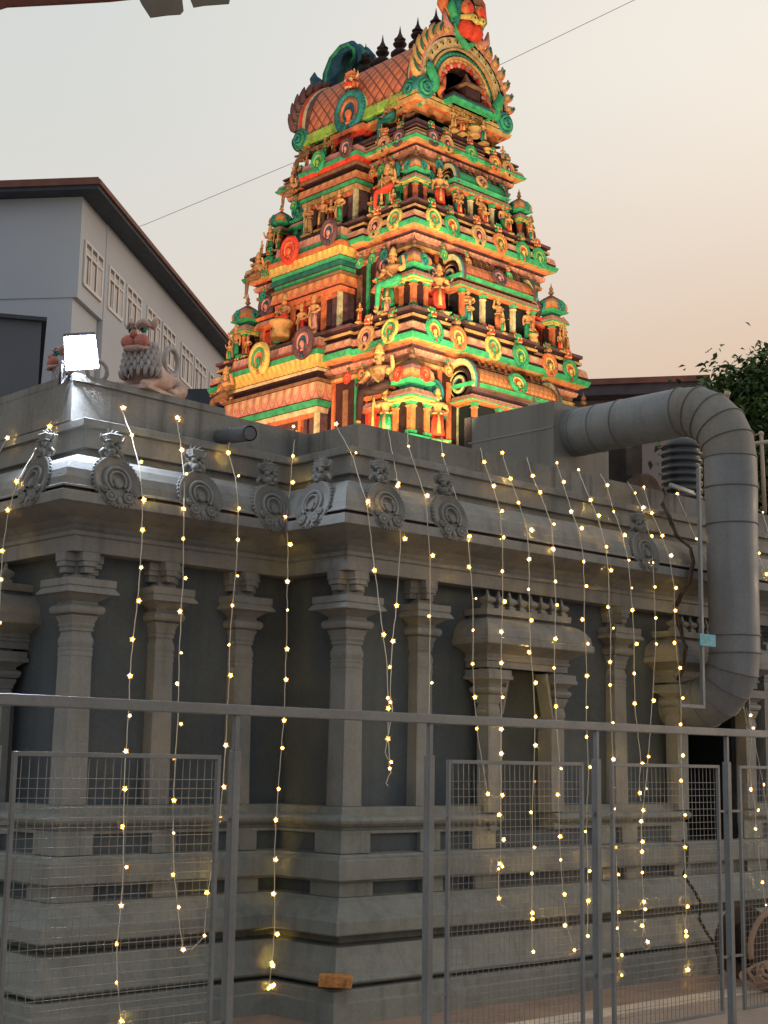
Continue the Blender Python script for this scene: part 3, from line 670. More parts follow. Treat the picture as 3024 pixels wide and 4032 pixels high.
# ---- roof of the tower: platform, neck, barrel vault along Y, gables, crests, dormer, finials
m = MB()
sxh, syh = 1.05, 1.52
m.sweep(rect(sxh, syh), [(11.74, -.3), (11.76, .02), (11.80, .05), (11.82, .0), (11.86, .0), (11.87, .07), (11.885, .09), (11.955, .09), (11.96, .05), (11.965, -.6)], ids('maroon purple brown maroon maroon brown purple brown brown'), closed=True, caps=False)
m.build('roof_platform', PAL, tower, .005)
m = MB(); m.box(TC.x - .80, TC.x + .80, TC.y - 1.25, TC.y + 1.25, 11.95, 12.4, PI_['maroon'])
for yy in (-1.25, -.75, -.35, .35, .75, 1.25): m.box(TC.x - .83, TC.x - .78, TC.y + yy - .04, TC.y + yy + .04, 11.96, 12.36, PI_['blue' if abs(yy) < .5 else 'purple'])
m.build('roof_neck', PAL, tower)
m = MB(); m.sweep(rect(1.0, 1.42), [(12.20, -.25), (12.21, .0), (12.24, .04), (12.30, .05), (12.31, .01), (12.345, .01), (12.35, .09), (12.38, .12), (12.55, .10), (12.57, -.3)], ids('gold orange gold brown maroon green lime lime purple'), closed=True, caps=False)
m.build('roof_eave', PAL, tower)
YG0, YG1 = 9.14, 12.22
ZV, VX, VH = 12.50, 1.06, 1.27
m = MB(); n = len(m.v); N = 20; L = YG1 - YG0 - .3
for i in range(N + 1):
    a = PI * i / N; ca, sa = math.cos(a), math.sin(a)
    xx = -VX * (abs(ca) ** .8) * (1 if ca > 0 else -1); zz = ZV + VH * (sa ** .9)
    m.v += [(TC.x + xx, YG0 + .15, zz), (TC.x + xx, YG1 - .15, zz)]
for i in range(N):
    m.face((n + 2 * i, n + 2 * i + 1, n + 2 * i + 3, n + 2 * i + 2), 0, [(0, i / 4), (L, i / 4), (L, (i + 1) / 4), (0, (i + 1) / 4)])
m.build('roof_vault', [SCALES], tower, recalc=False)
m = MB(); m.tube([(TC.x, YG0 + .1, ZV + VH + .0), (TC.x, YG1 - .1, ZV + VH + .0)], .075, 8, 0); m.build('ridge', [DGREEN], tower)
for i in range(5): place(FIN, 'finial', tower, (TC.x, 9.80 + .455 * i, ZV + VH + .06), 0, (.82, .82, .76))

def gable(yf, sgn, flame=GOLD, name='gable_arch'):
    """sgn -1: faces the viewer's right (-Y)"""
    cz = 12.78; X = TC.x
    m = MB()
    def pt(a, r_, y_): return (X + math.cos(a) * r_ * 1.0, y_, cz + math.sin(a) * r_ * .95)
    A0, A1 = PI * -.17, PI * 1.17; K = 44
    bands = [(.46, .42, -.16, .0), (.60, .46, -.02, .02), (.64, .60, .03, .05), (.75, .64, .0, .0), (.79, .75, .05, .05), (.81, .79, -.02, -.02), (1.00, .81, .01, .01), (1.02, 1.0, .0, .0), (1.08, 1.02, .06, .06)]
    cols = 'maroon lotus_o gold teal gold maroon cream maroon pink'.split()
    for (r1, r0, d0, d1), cc in zip(bands, cols):
        b0 = len(m.v)
        for j in range(K + 1):
            a = A0 + (A1 - A0) * j / K
            m.v += [pt(a, r0, yf + sgn * d0), pt(a, r1, yf + sgn * d1), pt(a, r1, yf - sgn * .02)]
        for j in range(K):
            u0, u1 = j * .09, (j + 1) * .09
            m.face((b0 + 3 * j, b0 + 3 * j + 1, b0 + 3 * j + 4, b0 + 3 * j + 3), PI_[cc], [(u0, 0), (u0, 1), (u1, 1), (u1, 0)])
            m.face((b0 + 3 * j + 1, b0 + 3 * j + 2, b0 + 3 * j + 5, b0 + 3 * j + 4), PI_[cc])
    b0 = len(m.v)                                    # thick soffit with painted side bands
    side = [(1.08, .06, 'pink'), (1.10, .0, 'cream'), (1.12, -.08, 'green'), (1.10, -.16, 'red'), (1.08, -.22, 'cream'), (1.04, -.30, 'purple')]
    for j in range(K + 1):
        a = A0 + (A1 - A0) * j / K
        m.v += [pt(a, r_, yf + sgn * d) for r_, d, _ in side]
    for j in range(K):
        for i in range(5): m.face((b0 + 6 * j + i, b0 + 6 * j + i + 1, b0 + 6 * j + 7 + i, b0 + 6 * j + 6 + i), PI_[side[i + 1][2]])
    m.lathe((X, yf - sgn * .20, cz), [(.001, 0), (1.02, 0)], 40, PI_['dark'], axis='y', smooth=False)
    m.box(X - .99, X + .99, min(yf, yf - sgn * .18), max(yf, yf - sgn * .18), 12.44, 12.62, PI_['maroon'])
    q = m                                            # teardrop studs on the cream band
    for j in range(17):
        a = PI * (-.02 + 1.04 * j / 16); p = pt(a, .905, yf + sgn * .02)
        q.ball(p, .04, PI_['gold'] if j != 8 else PI_['cream'], 8, 1.05, .6, 1.3); q.ball((p[0], p[1] + sgn * .022, p[2] - .006), .019, PI_['maroon'], 6)
        for k in range(3):
            a2 = a + (k - 1) * .06; p = pt(a2, .697, yf + sgn * .0); q.ball(p, .036, PI_['teal' if (j + k) % 2 else 'green'], 6, 1, .9, 1)
        p = pt(a, .50, yf + sgn * .01); q.ball(p, .05, PI_['pink' if j % 2 else 'red'], 6, 1, .6, 1)
    o = m.build(name, PAL, tower)
    for j in range(17):                              # flame leaves round the rim
        a = PI * (-.0 + 1.0 * j / 16)
        if abs(a - PI / 2) < .22: continue
        q = MB(); lean = .16 * (1 if a < PI / 2 else -1); P0 = []
        for k in range(7):
            t = k / 6; aa = a + lean * t * t + .03 * math.sin(t * 5); P0.append(Vector(pt(aa, 1.06 + .22 * t, yf + sgn * .03)))
        q.tube(P0, [.05, .075, .08, .07, .055, .038, .012], 8, PI_['gold'])
        q.tube([p_ + Vector((0, sgn * .055, 0)) for p_ in P0[1:6]], [.02, .032, .03, .022, .008], 6, PI_['dgreen'])
        q.tube([p_ + Vector((math.cos(a) * .0 + .045 * math.sin(a), sgn * .05, -.045 * math.cos(a))) for p_ in P0[:5]], [.015, .03, .03, .02, .008], 6, PI_['orange'])
        q.build('flame_leaf', PAL if flame is GOLD else [flame] * len(PAL), o)
    for s_ in (-1, 1):                               # scrolled foot and sea-beast at each end
        q = MB(); cx, czz = X + s_ * .98, 12.53
        for r_, hh in ((.19, .10), (.13, .14), (.07, .17)):
            q.lathe((cx, yf, czz), [(r_, -sgn * -.05), (r_, -sgn * -hh) if sgn > 0 else (r_, hh), (r_ * .75, hh if sgn < 0 else -hh), (r_ * .70, 0)], 20, PI_['teal' if r_ != .13 else 'green'], axis='y')
            q.lathe((cx + s_ * .04, yf + .12 * (1 if sgn < 0 else -1), czz), [(r_, 0), (r_, s_ * hh), (r_ * .75, s_ * hh), (r_ * .7, 0)], 20, PI_['teal' if r_ != .13 else 'green'], axis='x')
        q.ball((cx, yf + sgn * .10, czz), .06, PI_['teal'], 8); q.ball((cx + s_ * .10, yf - sgn * .12, czz), .06, PI_['teal'], 8)
        q.tube([(X + s_ * (.80 - .06 * math.sin(i * .8)), yf + sgn * .07, 12.52 + .075 * i) for i in range(8)], [.05, .09, .085, .10, .09, .085, .06, .02], 8, PI_['green'])
        for i in range(6): q.ball((X + s_ * (.86 - .06 * math.sin(i * .8)), yf + sgn * .09, 12.56 + .08 * i), .045, PI_['teal'], 7)
        q.tube([(X + s_ * (.66 - .03 * i), yf + sgn * .09, 12.52 + .06 * i + .05 * math.sin(i * 1.6)) for i in range(6)], [.03, .055, .06, .05, .04, .015], 7, PI_['orange'])
        q.build('gable_scroll', PAL, o)
    return o
g1 = gable(YG0, -1); g2 = gable(YG1, 1, PURPLE)
m = MB()                                             # balcony and little shrine in the mouth of the front gable
m.sweep([(TC.x - .42, YG0 + .1), (TC.x - .42, YG0 - .20), (TC.x + .42, YG0 - .20), (TC.x + .42, YG0 + .1)], [(12.40, .0), (12.41, .10), (12.46, .12), (12.47, .08), (12.53, .07), (12.54, .02), (12.60, .02), (12.60, -.3)], ids('green green dgreen teal maroon purple purple'))
m.sq(TC.x, YG0 - .08, [(.17, 12.6), (.17, 12.78), (.24, 12.80), (.22, 12.83), (.06, 12.95), (.02, 13.05), (.01, 13.1)], mis=ids('maroon brown purple purple brown brown brown'))
m.sweep([(TC.x - 1.12, YG0 + .35), (TC.x - 1.12, YG0 - .04), (TC.x + 1.12, YG0 - .04), (TC.x + 1.12, YG0 + .35)], [(12.29, -.2), (12.295, .0), (12.31, .02), (12.37, .04), (12.375, .0), (12.40, .0), (12.405, .03), (12.45, .035), (12.455, -.2)], ids('orange gold gold maroon purple yellow gold brown'))
m.build('gable_balcony', PAL, tower, .004)

def crest(yc, sgn, front):
    """lion crest that rises over a gable: front shows the face, the rear one shows its curled back"""
    X = TC.x; m = MB(); z0 = 13.72
    if front:
        m.tube([(X - .33, yc, z0 + .50), (X - .31, yc + sgn * .06, z0 + .22), (X - .18, yc + sgn * .09, z0 + .02), (X, yc + sgn * .10, z0 - .12), (X + .18, yc + sgn * .09, z0 + .02), (X + .31, yc + sgn * .06, z0 + .22), (X + .33, yc, z0 + .50)], [.03, .05, .06, .065, .06, .05, .03], 8, PI_['green'])
        m.ball((X, yc + .05, z0 + .42), .36, PI_['teal'], 14, 1, .8, 1.2)
        m.ball((X - .11, yc + sgn * .20, z0 + .13), .165, PI_['red'], 12, 1, .75, 1.0); m.ball((X + .11, yc + sgn * .20, z0 + .13), .165, PI_['red'], 12, 1, .75, 1.0)
        m.tube([(X - .27, yc + sgn * .22, z0 + .28), (X - .10, yc + sgn * .33, z0 + .30), (X, yc + sgn * .36, z0 + .22), (X + .10, yc + sgn * .33, z0 + .30), (X + .27, yc + sgn * .22, z0 + .28)], [.04, .06, .04, .06, .04], 8, PI_['yellow'])
        for s_ in (-1, 1):
            m.ball((X + s_ * .15, yc + sgn * .26, z0 + .46), .135, PI_['orange'], 12, 1, .7, 1.1); m.ball((X + s_ * .15, yc + sgn * .32, z0 + .46), .085, PI_['red'], 10, 1, .6, 1.1)
            m.lathe((X + s_ * .10, yc + sgn * .38, z0 + .26), [(.055, .02), (.055, -.02), (.02, -.02), (.02, .02)], 10, PI_['yellow'], axis='y')
            m.tube([(X + s_ * .30, yc + sgn * .12, z0 + .30), (X + s_ * .38, yc + sgn * .1, z0 + .46), (X + s_ * .33, yc + sgn * .08, z0 + .62)], [.07, .09, .03], 8, PI_['green'])
            m.tube([(X + s_ * .36, yc, z0 + .30), (X + s_ * .48, yc, z0 + .52), (X + s_ * .46, yc, z0 + .86), (X + s_ * .40, yc, z0 + 1.02)], [.05, .10, .08, .02], 8, PI_['orange'])
            m.tube([(X + s_ * .34, yc + sgn * .1, z0 + .05), (X + s_ * .50, yc + sgn * .1, z0 + .12), (X + s_ * .54, yc + sgn * .1, z0 + .34)], [.06, .07, .015], 8, PI_['pink'])
            for i in range(4):
                t = i * .55; m.lathe((X + s_ * (.12 + .05 * i), yc + sgn * (.20 - .05 * i), z0 + .72 + .04 * i), [(.09, .05), (.10, .0), (.06, -.03), (.02, -.03)], 9, PI_['cream' if i % 2 else 'brown'], axis='y')
        m.box(X - .30, X + .30, yc - .02, yc + .16, z0 + .6, z0 + 1.05, PI_['blue'])
        m.tube([(X - .02, yc + sgn * .1, z0 + .8), (X, yc + sgn * .05, z0 + 1.0), (X + .02, yc, z0 + 1.18)], [.08, .07, .02], 8, PI_['pink'])
    else:
        hp = [(.10, -.25), (.16, .10), (.14, .42), (.02, .66), (-.18, .80), (-.40, .80), (-.55, .66), (-.56, .50), (-.44, .42)]
        for dx in (-.17, 0, .17):
            m.tube([(X + dx, yc + a, z0 + b_) for a, b_ in hp], [.20, .20, .19, .17, .145, .12, .09, .065, .03], 12, PI_['blue'] if dx else PI_['teal'])
        for dx in (-.355, .355):
            m.tube([(X + dx * (1 - .03 * i), yc + a - .02, z0 + b_) for i, (a, b_) in enumerate(hp)], [.03, .035, .035, .035, .03, .03, .03, .025, .015], 7, PI_['green'])
        for dx in (-.28, 0, .28):
            for a, b_, c_ in ((.22, .02, 1.0), (.30, .22, .8)):
                m.tube([(X + dx, yc + a - .08, z0 + b_ - .12), (X + dx, yc + a + .12, z0 + b_ + .06), (X + dx * 1.1, yc + a + .22, z0 + b_ + .30 * c_), (X + dx * 1.1, yc + a + .20, z0 + b_ + .44 * c_)], [.15, .14, .08, .01], 8, PI_['blue' if dx else 'brown'])
    m.build('lion_crest', PAL, tower, recalc=True)
crest(YG0 + .02, -1, True); crest(YG1 - .02, 1, False)
# dormer on the left slope of the vault
dq = on_x(760, 245, 9.42)
m = MB(); m.lathe((9.42, dq.y, dq.z), [(.36, .55), (.36, .04), (.40, .02), (.40, -.02), (.34, -.04)], 24, axis='x', mis=ids('scales purple cream green'))
do = m.build('dormer', PAL, tower)
med(8, (9.41, dq.y, dq.z), RZ['L'], .36, face=2, tilt=0, name='dormer_medallion')
m = MB(); m.box(9.30, 9.9, dq.y - .42, dq.y + .42, 12.18, 12.26, PI_['orange']); m.box(9.36, 9.9, dq.y - .36, dq.y + .36, 12.10, 12.18, PI_['red']); m.box(9.4, 9.9, dq.y - .3, dq.y + .3, 11.96, 12.1, PI_['dark'])
m.build('dormer_base', PAL, tower)

# ---- statues: one skinned body per pose, grown once and shared by its copies
def skin_body(name, nodes, edges, mats, zone, levels=1):
    me = bpy.data.meshes.new(name); me.from_pydata([n_[0] for n_ in nodes], edges, []); me.update()
    o = bpy.data.objects.new(name, me); col.objects.link(o)
    sk = o.modifiers.new('skin', 'SKIN'); ss = o.modifiers.new('sub', 'SUBSURF'); ss.levels = levels; ss.render_levels = levels
    for v, n_ in zip(me.skin_vertices[0].data, nodes): v.radius = (n_[1], n_[1] * (n_[2] if len(n_) > 2 else 1))
    me.skin_vertices[0].data[0].use_root = True
    dg = bpy.context.evaluated_depsgraph_get(); ev = o.evaluated_get(dg); r_ = bpy.data.meshes.new_from_object(ev)
    bpy.data.objects.remove(o); bpy.data.meshes.remove(me)
    r_.materials.clear()
    for m_ in mats: r_.materials.append(m_)
    for p in r_.polygons: p.use_smooth = True; p.material_index = zone(p.center)
    return r_
def add_bits(me, mb):
    bm = bmesh.new(); bm.from_mesh(me); k = len(bm.verts)
    vs = [bm.verts.new(v) for v in mb.v]
    for f_, mi, s_ in zip(mb.f, mb.m, mb.sm):
        try: nf = bm.faces.new([vs[i] for i in f_]); nf.material_index = mi; nf.smooth = s_
        except ValueError: pass
    bmesh.ops.recalc_face_normals(bm, faces=bm.faces); bm.to_mesh(me); bm.free(); return me
def statue_mesh(name, pose, cloth, skin=SKIN, trim=GOLD):
    """unit tall (crown included about 1.05), facing -Y; materials: skin, cloth, trim"""
    A = [((0, 0, .50), .085, .75), ((0, -.0, .58), .068, .8), ((0, -.012, .68), .095, .7), ((0, 0, .755), .035), ((0, -.012, .805), .042), ((0, -.018, .85), .055, 1.05), ((0, -.005, .905), .046), ((0, 0, .96), .034), ((0, 0, 1.03), .014)]
    E_ = [(i, i + 1) for i in range(8)]
    def limb(root, pts):
        i0 = root
        for p, r_ in pts: A.append((p, r_)); E_.append((i0, len(A) - 1)); i0 = len(A) - 1
    if pose in ('stand', 'raise', 'offer', 'mace'):
        limb(0, [((-.065, 0, .44), .062), ((-.085, -.02, .25), .05), ((-.08, .0, .06), .034), ((-.085, -.07, .02), .026)])
        limb(0, [((.065, 0, .44), .062), ((.075, -.03, .25), .05), ((.09, .01, .06), .034), ((.11, -.06, .02), .026)])
    elif pose == 'hang':                              # sits with one leg hanging, the other folded
        limb(0, [((-.08, -.05, .46), .065), ((-.14, -.17, .42), .055), ((-.15, -.17, .20), .042), ((-.15, -.19, .02), .030), ((-.15, -.26, .0), .022)])
        limb(0, [((.08, -.05, .47), .065), ((.24, -.16, .50), .052), ((.10, -.24, .42), .038), ((.03, -.26, .42), .026)])
    else:                                             # cross-legged
        limb(0, [((-.09, -.03, .48), .062), ((-.24, -.13, .44), .05), ((-.06, -.22, .42), .036), ((.02, -.22, .42), .024)])
        limb(0, [((.09, -.03, .48), .062), ((.24, -.13, .44), .05), ((.06, -.24, .44), .036), ((-.02, -.25, .45), .024)])
    sh = 2
    def arm(s_, k):
        p0 = ((s_ * .115, 0, .725), .042)
        if k == 'down': return [p0, ((s_ * .17, .015, .60), .034), ((s_ * .19, -.02, .48), .027), ((s_ * .19, -.03, .43), .026)]
        if k == 'up': return [p0, ((s_ * .20, .0, .66), .034), ((s_ * .22, -.06, .78), .026), ((s_ * .22, -.08, .85), .026)]
        if k == 'fwd': return [p0, ((s_ * .17, .0, .60), .034), ((s_ * .10, -.14, .60), .027), ((s_ * .07, -.18, .62), .024)]
        if k == 'hip': return [p0, ((s_ * .22, .03, .60), .034), ((s_ * .12, -.06, .52), .028), ((s_ * .09, -.08, .50), .024)]
        return [p0, ((s_ * .19, -.02, .60), .034), ((s_ * .20, -.14, .52), .028), ((s_ * .17, -.2, .50), .026)]
    kk = {'stand': ('down', 'hip'), 'raise': ('up', 'down'), 'offer': ('fwd', 'fwd'), 'mace': ('up', 'hip'), 'hang': ('knee', 'up'), 'lotus': ('fwd', 'knee')}[pose]
    limb(2, arm(-1, kk[0])); limb(2, arm(1, kk[1]))
    zl = .52 if pose in ('stand', 'raise', 'offer', 'mace') else .54
    def zone(c):
        if c.z > .895: return 2
        if c.z < zl and abs(c.x) < .16 + (0 if pose not in ('hang', 'lotus') else .2) and c.z > .07: return 1
        return 0
    me = skin_body(name, A, E_, [skin, cloth, trim], zone)
    q = MB()
    q.lathe((0, 0, .53), [(.10, -.02), (.115, 0), (.10, .025)], 14, 2, sy=.8); q.lathe((0, -.005, .74), [(.045, .02), (.085, -.01), (.10, -.05), (.07, -.05)], 14, 2, sy=.8)
    if pose in ('stand', 'raise', 'offer', 'mace'):
        q.lathe((0, -.01, .26), [(.12, -.16), (.15, -.15), (.13, -.02), (.105, .25)], 14, 1, sy=.55)
        q.tube([(0, -.09, .52), (0, -.12, .34), (.01, -.11, .14)], [.03, .035, .045], 6, 2)
        q.sq(0, -.01, [(.17, -.06), (.17, -.01), (.15, .0), (.15, .02)], 2)
    else:
        q.tube([(-.08, -.10, .70), (0, -.12, .60), (.07, -.1, .53)], .014, 5, 2)
        if pose == 'lotus': q.lathe((0, -.08, .34), [(.20, -.32), (.24, -.30), (.22, -.2), (.18, -.1), (.26, .02), (.27, .06), (.2, .07)], 16, 2)
    for s_ in (-1, 1):
        q.ball((s_ * .058, -.01, .835), .02, 2, 6, 1, 1, 1.6)                # ear ornaments
        q.ball((s_ * .021, -.066, .862), .008, 2, 5)
        q.tube([(s_ * .13, -.0, .70), (s_ * .155, -.02, .66)], .045, 8, 2)     # armlets
    q.tube([(0, -.068, .86), (0, -.082, .842), (0, -.07, .832)], [.006, .012, .008], 5, 0); q.tube([(-.02, -.066, .82), (0, -.072, .817), (.02, -.066, .82)], .006, 5, 1)
    q.lathe((0, 0, .905), [(.06, -.012), (.066, 0), (.055, .015), (.06, .03), (.045, .05), (.05, .07), (.03, .1), (.012, .13)], 12, 2)
    if pose == 'mace': q.tube([(-.22, -.09, .10), (-.22, -.09, .70), (-.22, -.085, .86)], [.035, .018, .012], 7, 2); q.ball((-.22, -.09, .12), .055, 2, 8)
    if pose == 'offer': q.ball((0, -.19, .63), .04, 2, 8)
    return add_bits(me, q)
ST = {}
def st(pose, c):
    k = (pose, c.name)
    if k not in ST: ST[k] = statue_mesh('statue', pose, c)
    return ST[k]
CONSOLE = MB(); CONSOLE.sq(0, 0, [(.05, -.30), (.12, -.24), (.17, -.13), (.19, -.05), (.17, -.045), (.22, -.04), (.23, 0)], mis=ids('orange lotus_y lotus_y brown brown green brown'), ry=.8)
CONSOLE = CONSOLE.mesh('pedestal', PAL)
def statue(pose, c, p, rz, h, console=False):
    o = place(st(pose, c), 'statue', tower, p, rz, h)
    if console: sub(CONSOLE, 'pedestal', o).scale = (1, 1, .8)
    return o
RL, RR = -PI / 2, 0
for T, h, cs in (('A', .72, (RED, GREEN)), ('B', .70, (RED, GREEN)), ('C', .60, (RED, GREEN))):
    hx, hy = HX[T]; z = GZ[T] + .02; x0, y0 = TC.x - hx, TC.y - hy
    statue('mace', cs[1], (x0 - .21, y0 + .34, z + .02), RL + .55, h * 1.12, True); statue('stand', cs[0], (x0 + .34, y0 - .21, z + .02), RR - .55, h * 1.12, True)
    statue('mace', cs[0], (TC.x + hx + .18, y0 - .12, z - .05), RR + .3, h, True); statue('raise', cs[1], (x0 - .2, TC.y + hy + .05, z - .05), RL, h, True)
    for i, (t, po, c) in enumerate(((.30, 'offer', TEAL), (.52, 'raise', ORANGE), (.74, 'stand', GREEN))):
        if T == 'A': continue
        statue(po, c, (x0 + 2 * hx * t, y0 - .22, z - .02), RR, h * .9, True)
        if i < 2: statue(('stand', 'offer')[i], (RED, PINK)[i], (x0 + 2 * hx * (t + .10), y0 - .10, z), RR, h * .7)
# seated giants between bay and corner on the long face
for (x, y, X, h, c, rz) in ((818, 842, 8.22, 1.30, MAROON, RL + .25), (848, 612, 8.58, 1.05, GREEN, RL + .25), (836, 412, 8.98, .84, RED, RL + .2), (487, 860, 8.26, 1.0, BROWN, RL), (557, 600, 8.62, .82, BROWN, RL), (630, 420, 9.05, .66, BROWN, RL)):
    q = on_x(x, y, X); statue('hang', c, (q.x, q.y, q.z - .47 * h), rz, h)
# bay groups, gable group, roof corner guardians
for X, y, z, po, c, h in ((8.62, 11.45, 8.50, 'lotus', RED, .80), (8.64, 11.02, 8.46, 'stand', RED, .60), (8.66, 11.70, 8.46, 'offer', GREEN, .50), (8.60, 10.66, 8.46, 'stand', PINK, .66),
                         (8.98, 11.30, 10.40, 'offer', GOLD, .60), (8.98, 10.95, 10.40, 'raise', BROWN, .62), (9.0, 10.55, 10.40, 'stand', GREEN, .62), (9.02, 10.78, 10.42, 'offer', RED, .5),
                         (9.45, 10.95, 11.96, 'stand', GOLD, .42), (9.42, 11.2, 11.96, 'offer', ORANGE, .40), (9.42, 11.45, 11.96, 'stand', GREEN, .42), (9.45, 10.7, 11.96, 'stand', ORANGE, .42)):
    statue(po, c, (X, y, z), RL, h)
for x, po, c, h in ((10.15, 'stand', GOLD, .42), (10.36, 'offer', ORANGE, .40), (10.62, 'lotus', GREEN, .44), (10.88, 'stand', TEAL, .42)):
    statue(po, c, (x, YG0 - .12, 11.97), RR, h)
for x, y, z, rz, h, c in ((9.42, 9.75, 11.72, RL, .90, DGREEN), (9.46, 11.95, 11.72, RL, .90, BROWN), (9.5, 9.42, 11.9, RL + .6, .5, BROWN), (11.4, 9.3, 11.9, RR, .5, BROWN)):
    statue('hang', c, (x, y, z), rz, h)

fr_ = random.Random(11)
for T in 'ABC':
    wx, wy = HX[T][0] - .10, HX[T][1] - .10; zc = CZ[T][1] - .02; h = {'A': .36, 'B': .33, 'C': .28}[T]
    for t in (.31, .51, .70, .88):                   # little attendants on the shelf over each cornice
        statue(fr_.choice(('stand', 'offer', 'lotus')), fr_.choice((RED, GREEN, PINK, TEAL)), (TC.x - wx + 2 * wx * t, TC.y - wy - .06, zc), RR + fr_.uniform(-.4, .4), h * fr_.uniform(.85, 1.1))
    for t in (.11, .24, .84, .95):
        statue(fr_.choice(('stand', 'raise', 'offer')), fr_.choice((RED, GREEN, PINK)), (TC.x - wx - .06, TC.y - wy + 2 * wy * t, zc), RL + fr_.uniform(-.4, .4), h * fr_.uniform(.85, 1.1))
    z = CZ[T][0] - .30                                # small crests under the cornice
    for t in (.16, .34, .66, .84):
        med(fr_.choice((1, 3, 4, 7, 2)), (TC.x - wx + 2 * wx * t, TC.y - wy - .16, z), RZ['R'], .085, face=fr_.randint(0, 2))
    for t in (.13, .20, .27, .90):
        med(fr_.choice((1, 3, 4, 7, 2)), (TC.x - wx - .16, TC.y - wy + 2 * wy * t, z), RZ['L'], .085, face=fr_.randint(0, 2))
# coloured floodlights stand on the hall roof behind the parapet and light the tower from below
def spot(p, tgt, e, colr, ang, blend=.6, r_=.12):
    l = bpy.data.lights.new('tower_floodlight', 'SPOT'); l.energy = e; l.color = colr; l.spot_size = R(ang); l.spot_blend = blend; l.shadow_soft_size = r_
    o = bpy.data.objects.new('tower_floodlight', l); col.objects.link(o); o.location = p
    o.rotation_euler = (Vector(tgt) - Vector(p)).to_track_quat('-Z', 'Y').to_euler(); return o
spot((7.4, 4.6, 4.0), (9.2, 8.6, 8.0), 850, (1, .86, .52), 52)
spot((11.2, 4.6, 4.0), (10.8, 8.6, 8.6), 850, (1, .88, .50), 50)
spot((4.4, 11.4, 4.0), (8.6, 11.4, 8.6), 1400, (1, .60, .38), 56)
spot((7.0, 6.4, 4.0), (8.9, 8.5, 7.4), 1000, (.45, 1, .34), 30)
spot((5.6, 7.6, 4.0), (8.4, 9.6, 8.2), 600, (1, .42, .22), 40)
spot((1.6, 1.4, 4.05), (9.6, 9.6, 10.6), 3900, (1, .88, .62), 48)
spot((5.2, 3.6, 4.0), (10.2, 9.2, 12.4), 2500, (1, .86, .60), 50)

# ------------------------------------------------------------------ duct, its housing and the rooftop clutter
WX = 3.673
hs = thing('duct_housing', 'plain grey box on the hall roof that the big duct plugs into', 'duct housing', (3.8, 1.7, 3.58))
m = MB(); m.box(3.38, 4.16, 1.10, 2.14, 3.58, 4.76); m.build('housing', mat('housing_panel', (.24, .225, .20), .65, .08, 1.5, .1, streak=.2), hs, .006)
m = MB()
for z in (4.05, 4.52): m.box(3.374, 3.40, 1.10, 2.14, z - .006, z + .006)
m.build('panel_seam', mat('seam_grey', (.31, .285, .25), .6), hs)
m = MB(); m.box(3.376, 3.44, 2.10, 2.19, 3.58, 4.77); m.build('corner_angle', mat('rust_angle', (.09, .06, .045), .8, .3, 8), hs)
m = MB(); m.lathe((3.92, 1.8, 4.76), [(.05, 0), (.055, .03), (.035, .06), (.06, .12), (.055, .17), (.02, .21), (.012, .27)], 12); m.build('finial', CREAM, hs)

duct = thing('ventilation_duct', 'large grey round duct bending out of the roof box and down into the doorway', 'duct', (WX, -.5, 2.1))
YC, RB = -.53, .46
def arc(cy, cz, r_, a0, a1, n): return [Vector((WX, cy + r_ * math.cos(a0 + (a1 - a0) * i / n), cz + r_ * math.sin(a0 + (a1 - a0) * i / n))) for i in range(n + 1)]
topc = (YC + RB, 4.05); lowc = (YC + .40, 2.46)
path1 = [Vector((WX, 1.2, 4.51)), Vector((WX, .80, 4.51)), Vector((WX, .42, 4.51))]
elb = arc(topc[0], topc[1], RB, PI / 2, PI, 5)
down = [Vector((WX, YC, 3.80)), Vector((WX, YC, 3.50))]
low = arc(lowc[0], lowc[1], .40, PI, 1.5 * PI, 5) + [Vector((WX, .25, 2.06))]
m = MB(); m.tube(path1 + [elb[0]], [.215, .212, .21, .207], 40, 0, False); m.build('duct_run', GALV, duct)
def gored(pts, rs, name, t0, t1, m_=None):
    """straight gores, mitred: each its own sheet with a crease between"""
    m = MB(); k = len(pts); b0 = 0
    for i in range(k):
        d0 = (pts[i] - pts[i - 1]).normalized() if i else None; d1 = (pts[i + 1] - pts[i]).normalized() if i < k - 1 else None
        d = Vector(t0) if i == 0 else (Vector(t1) if i == k - 1 else (d0 + d1).normalized()); a = Vector((1, 0, 0)); c = d.cross(a)
        s_ = 1 / max(d0.dot(d), .6) if 0 < i < k - 1 else 1
        for j in range(40):
            t = 2 * PI * j / 40; m.v.append(tuple(pts[i] + a * math.cos(t) * rs[i] + c * math.sin(t) * rs[i] * s_))
    for i in range(k - 1):
        for j in range(40): m.face((i * 40 + j, i * 40 + (j + 1) % 40, i * 40 + 40 + (j + 1) % 40, i * 40 + 40 + j), 0, None, True)
    return m.build(name, m_ or GALV, duct)
def split_smooth(o):
    o.modifiers.new('edge', 'EDGE_SPLIT').split_angle = R(12)
e1 = gored(elb, [.207, .212, .214, .215, .213, .212], 'duct_elbow', (0, -1, 0), (0, 0, -1), mat('weathered_sheet', (.22, .20, .172), .55, .16, 1.6, .06, streak=.2, spec=.4))
m = MB(); m.tube([elb[-1], down[0], down[1], Vector((WX, YC, 3.0)), low[0]], [.212, .214, .205, .202, .20], 40, 0, False); m.build('duct_drop', GALV, duct)
e2 = gored(low, [.20, .202, .203, .203, .202, .20, .19], 'duct_elbow', (0, 0, -1), (0, 1, 0))
for e_ in (e1, e2): split_smooth(e_)
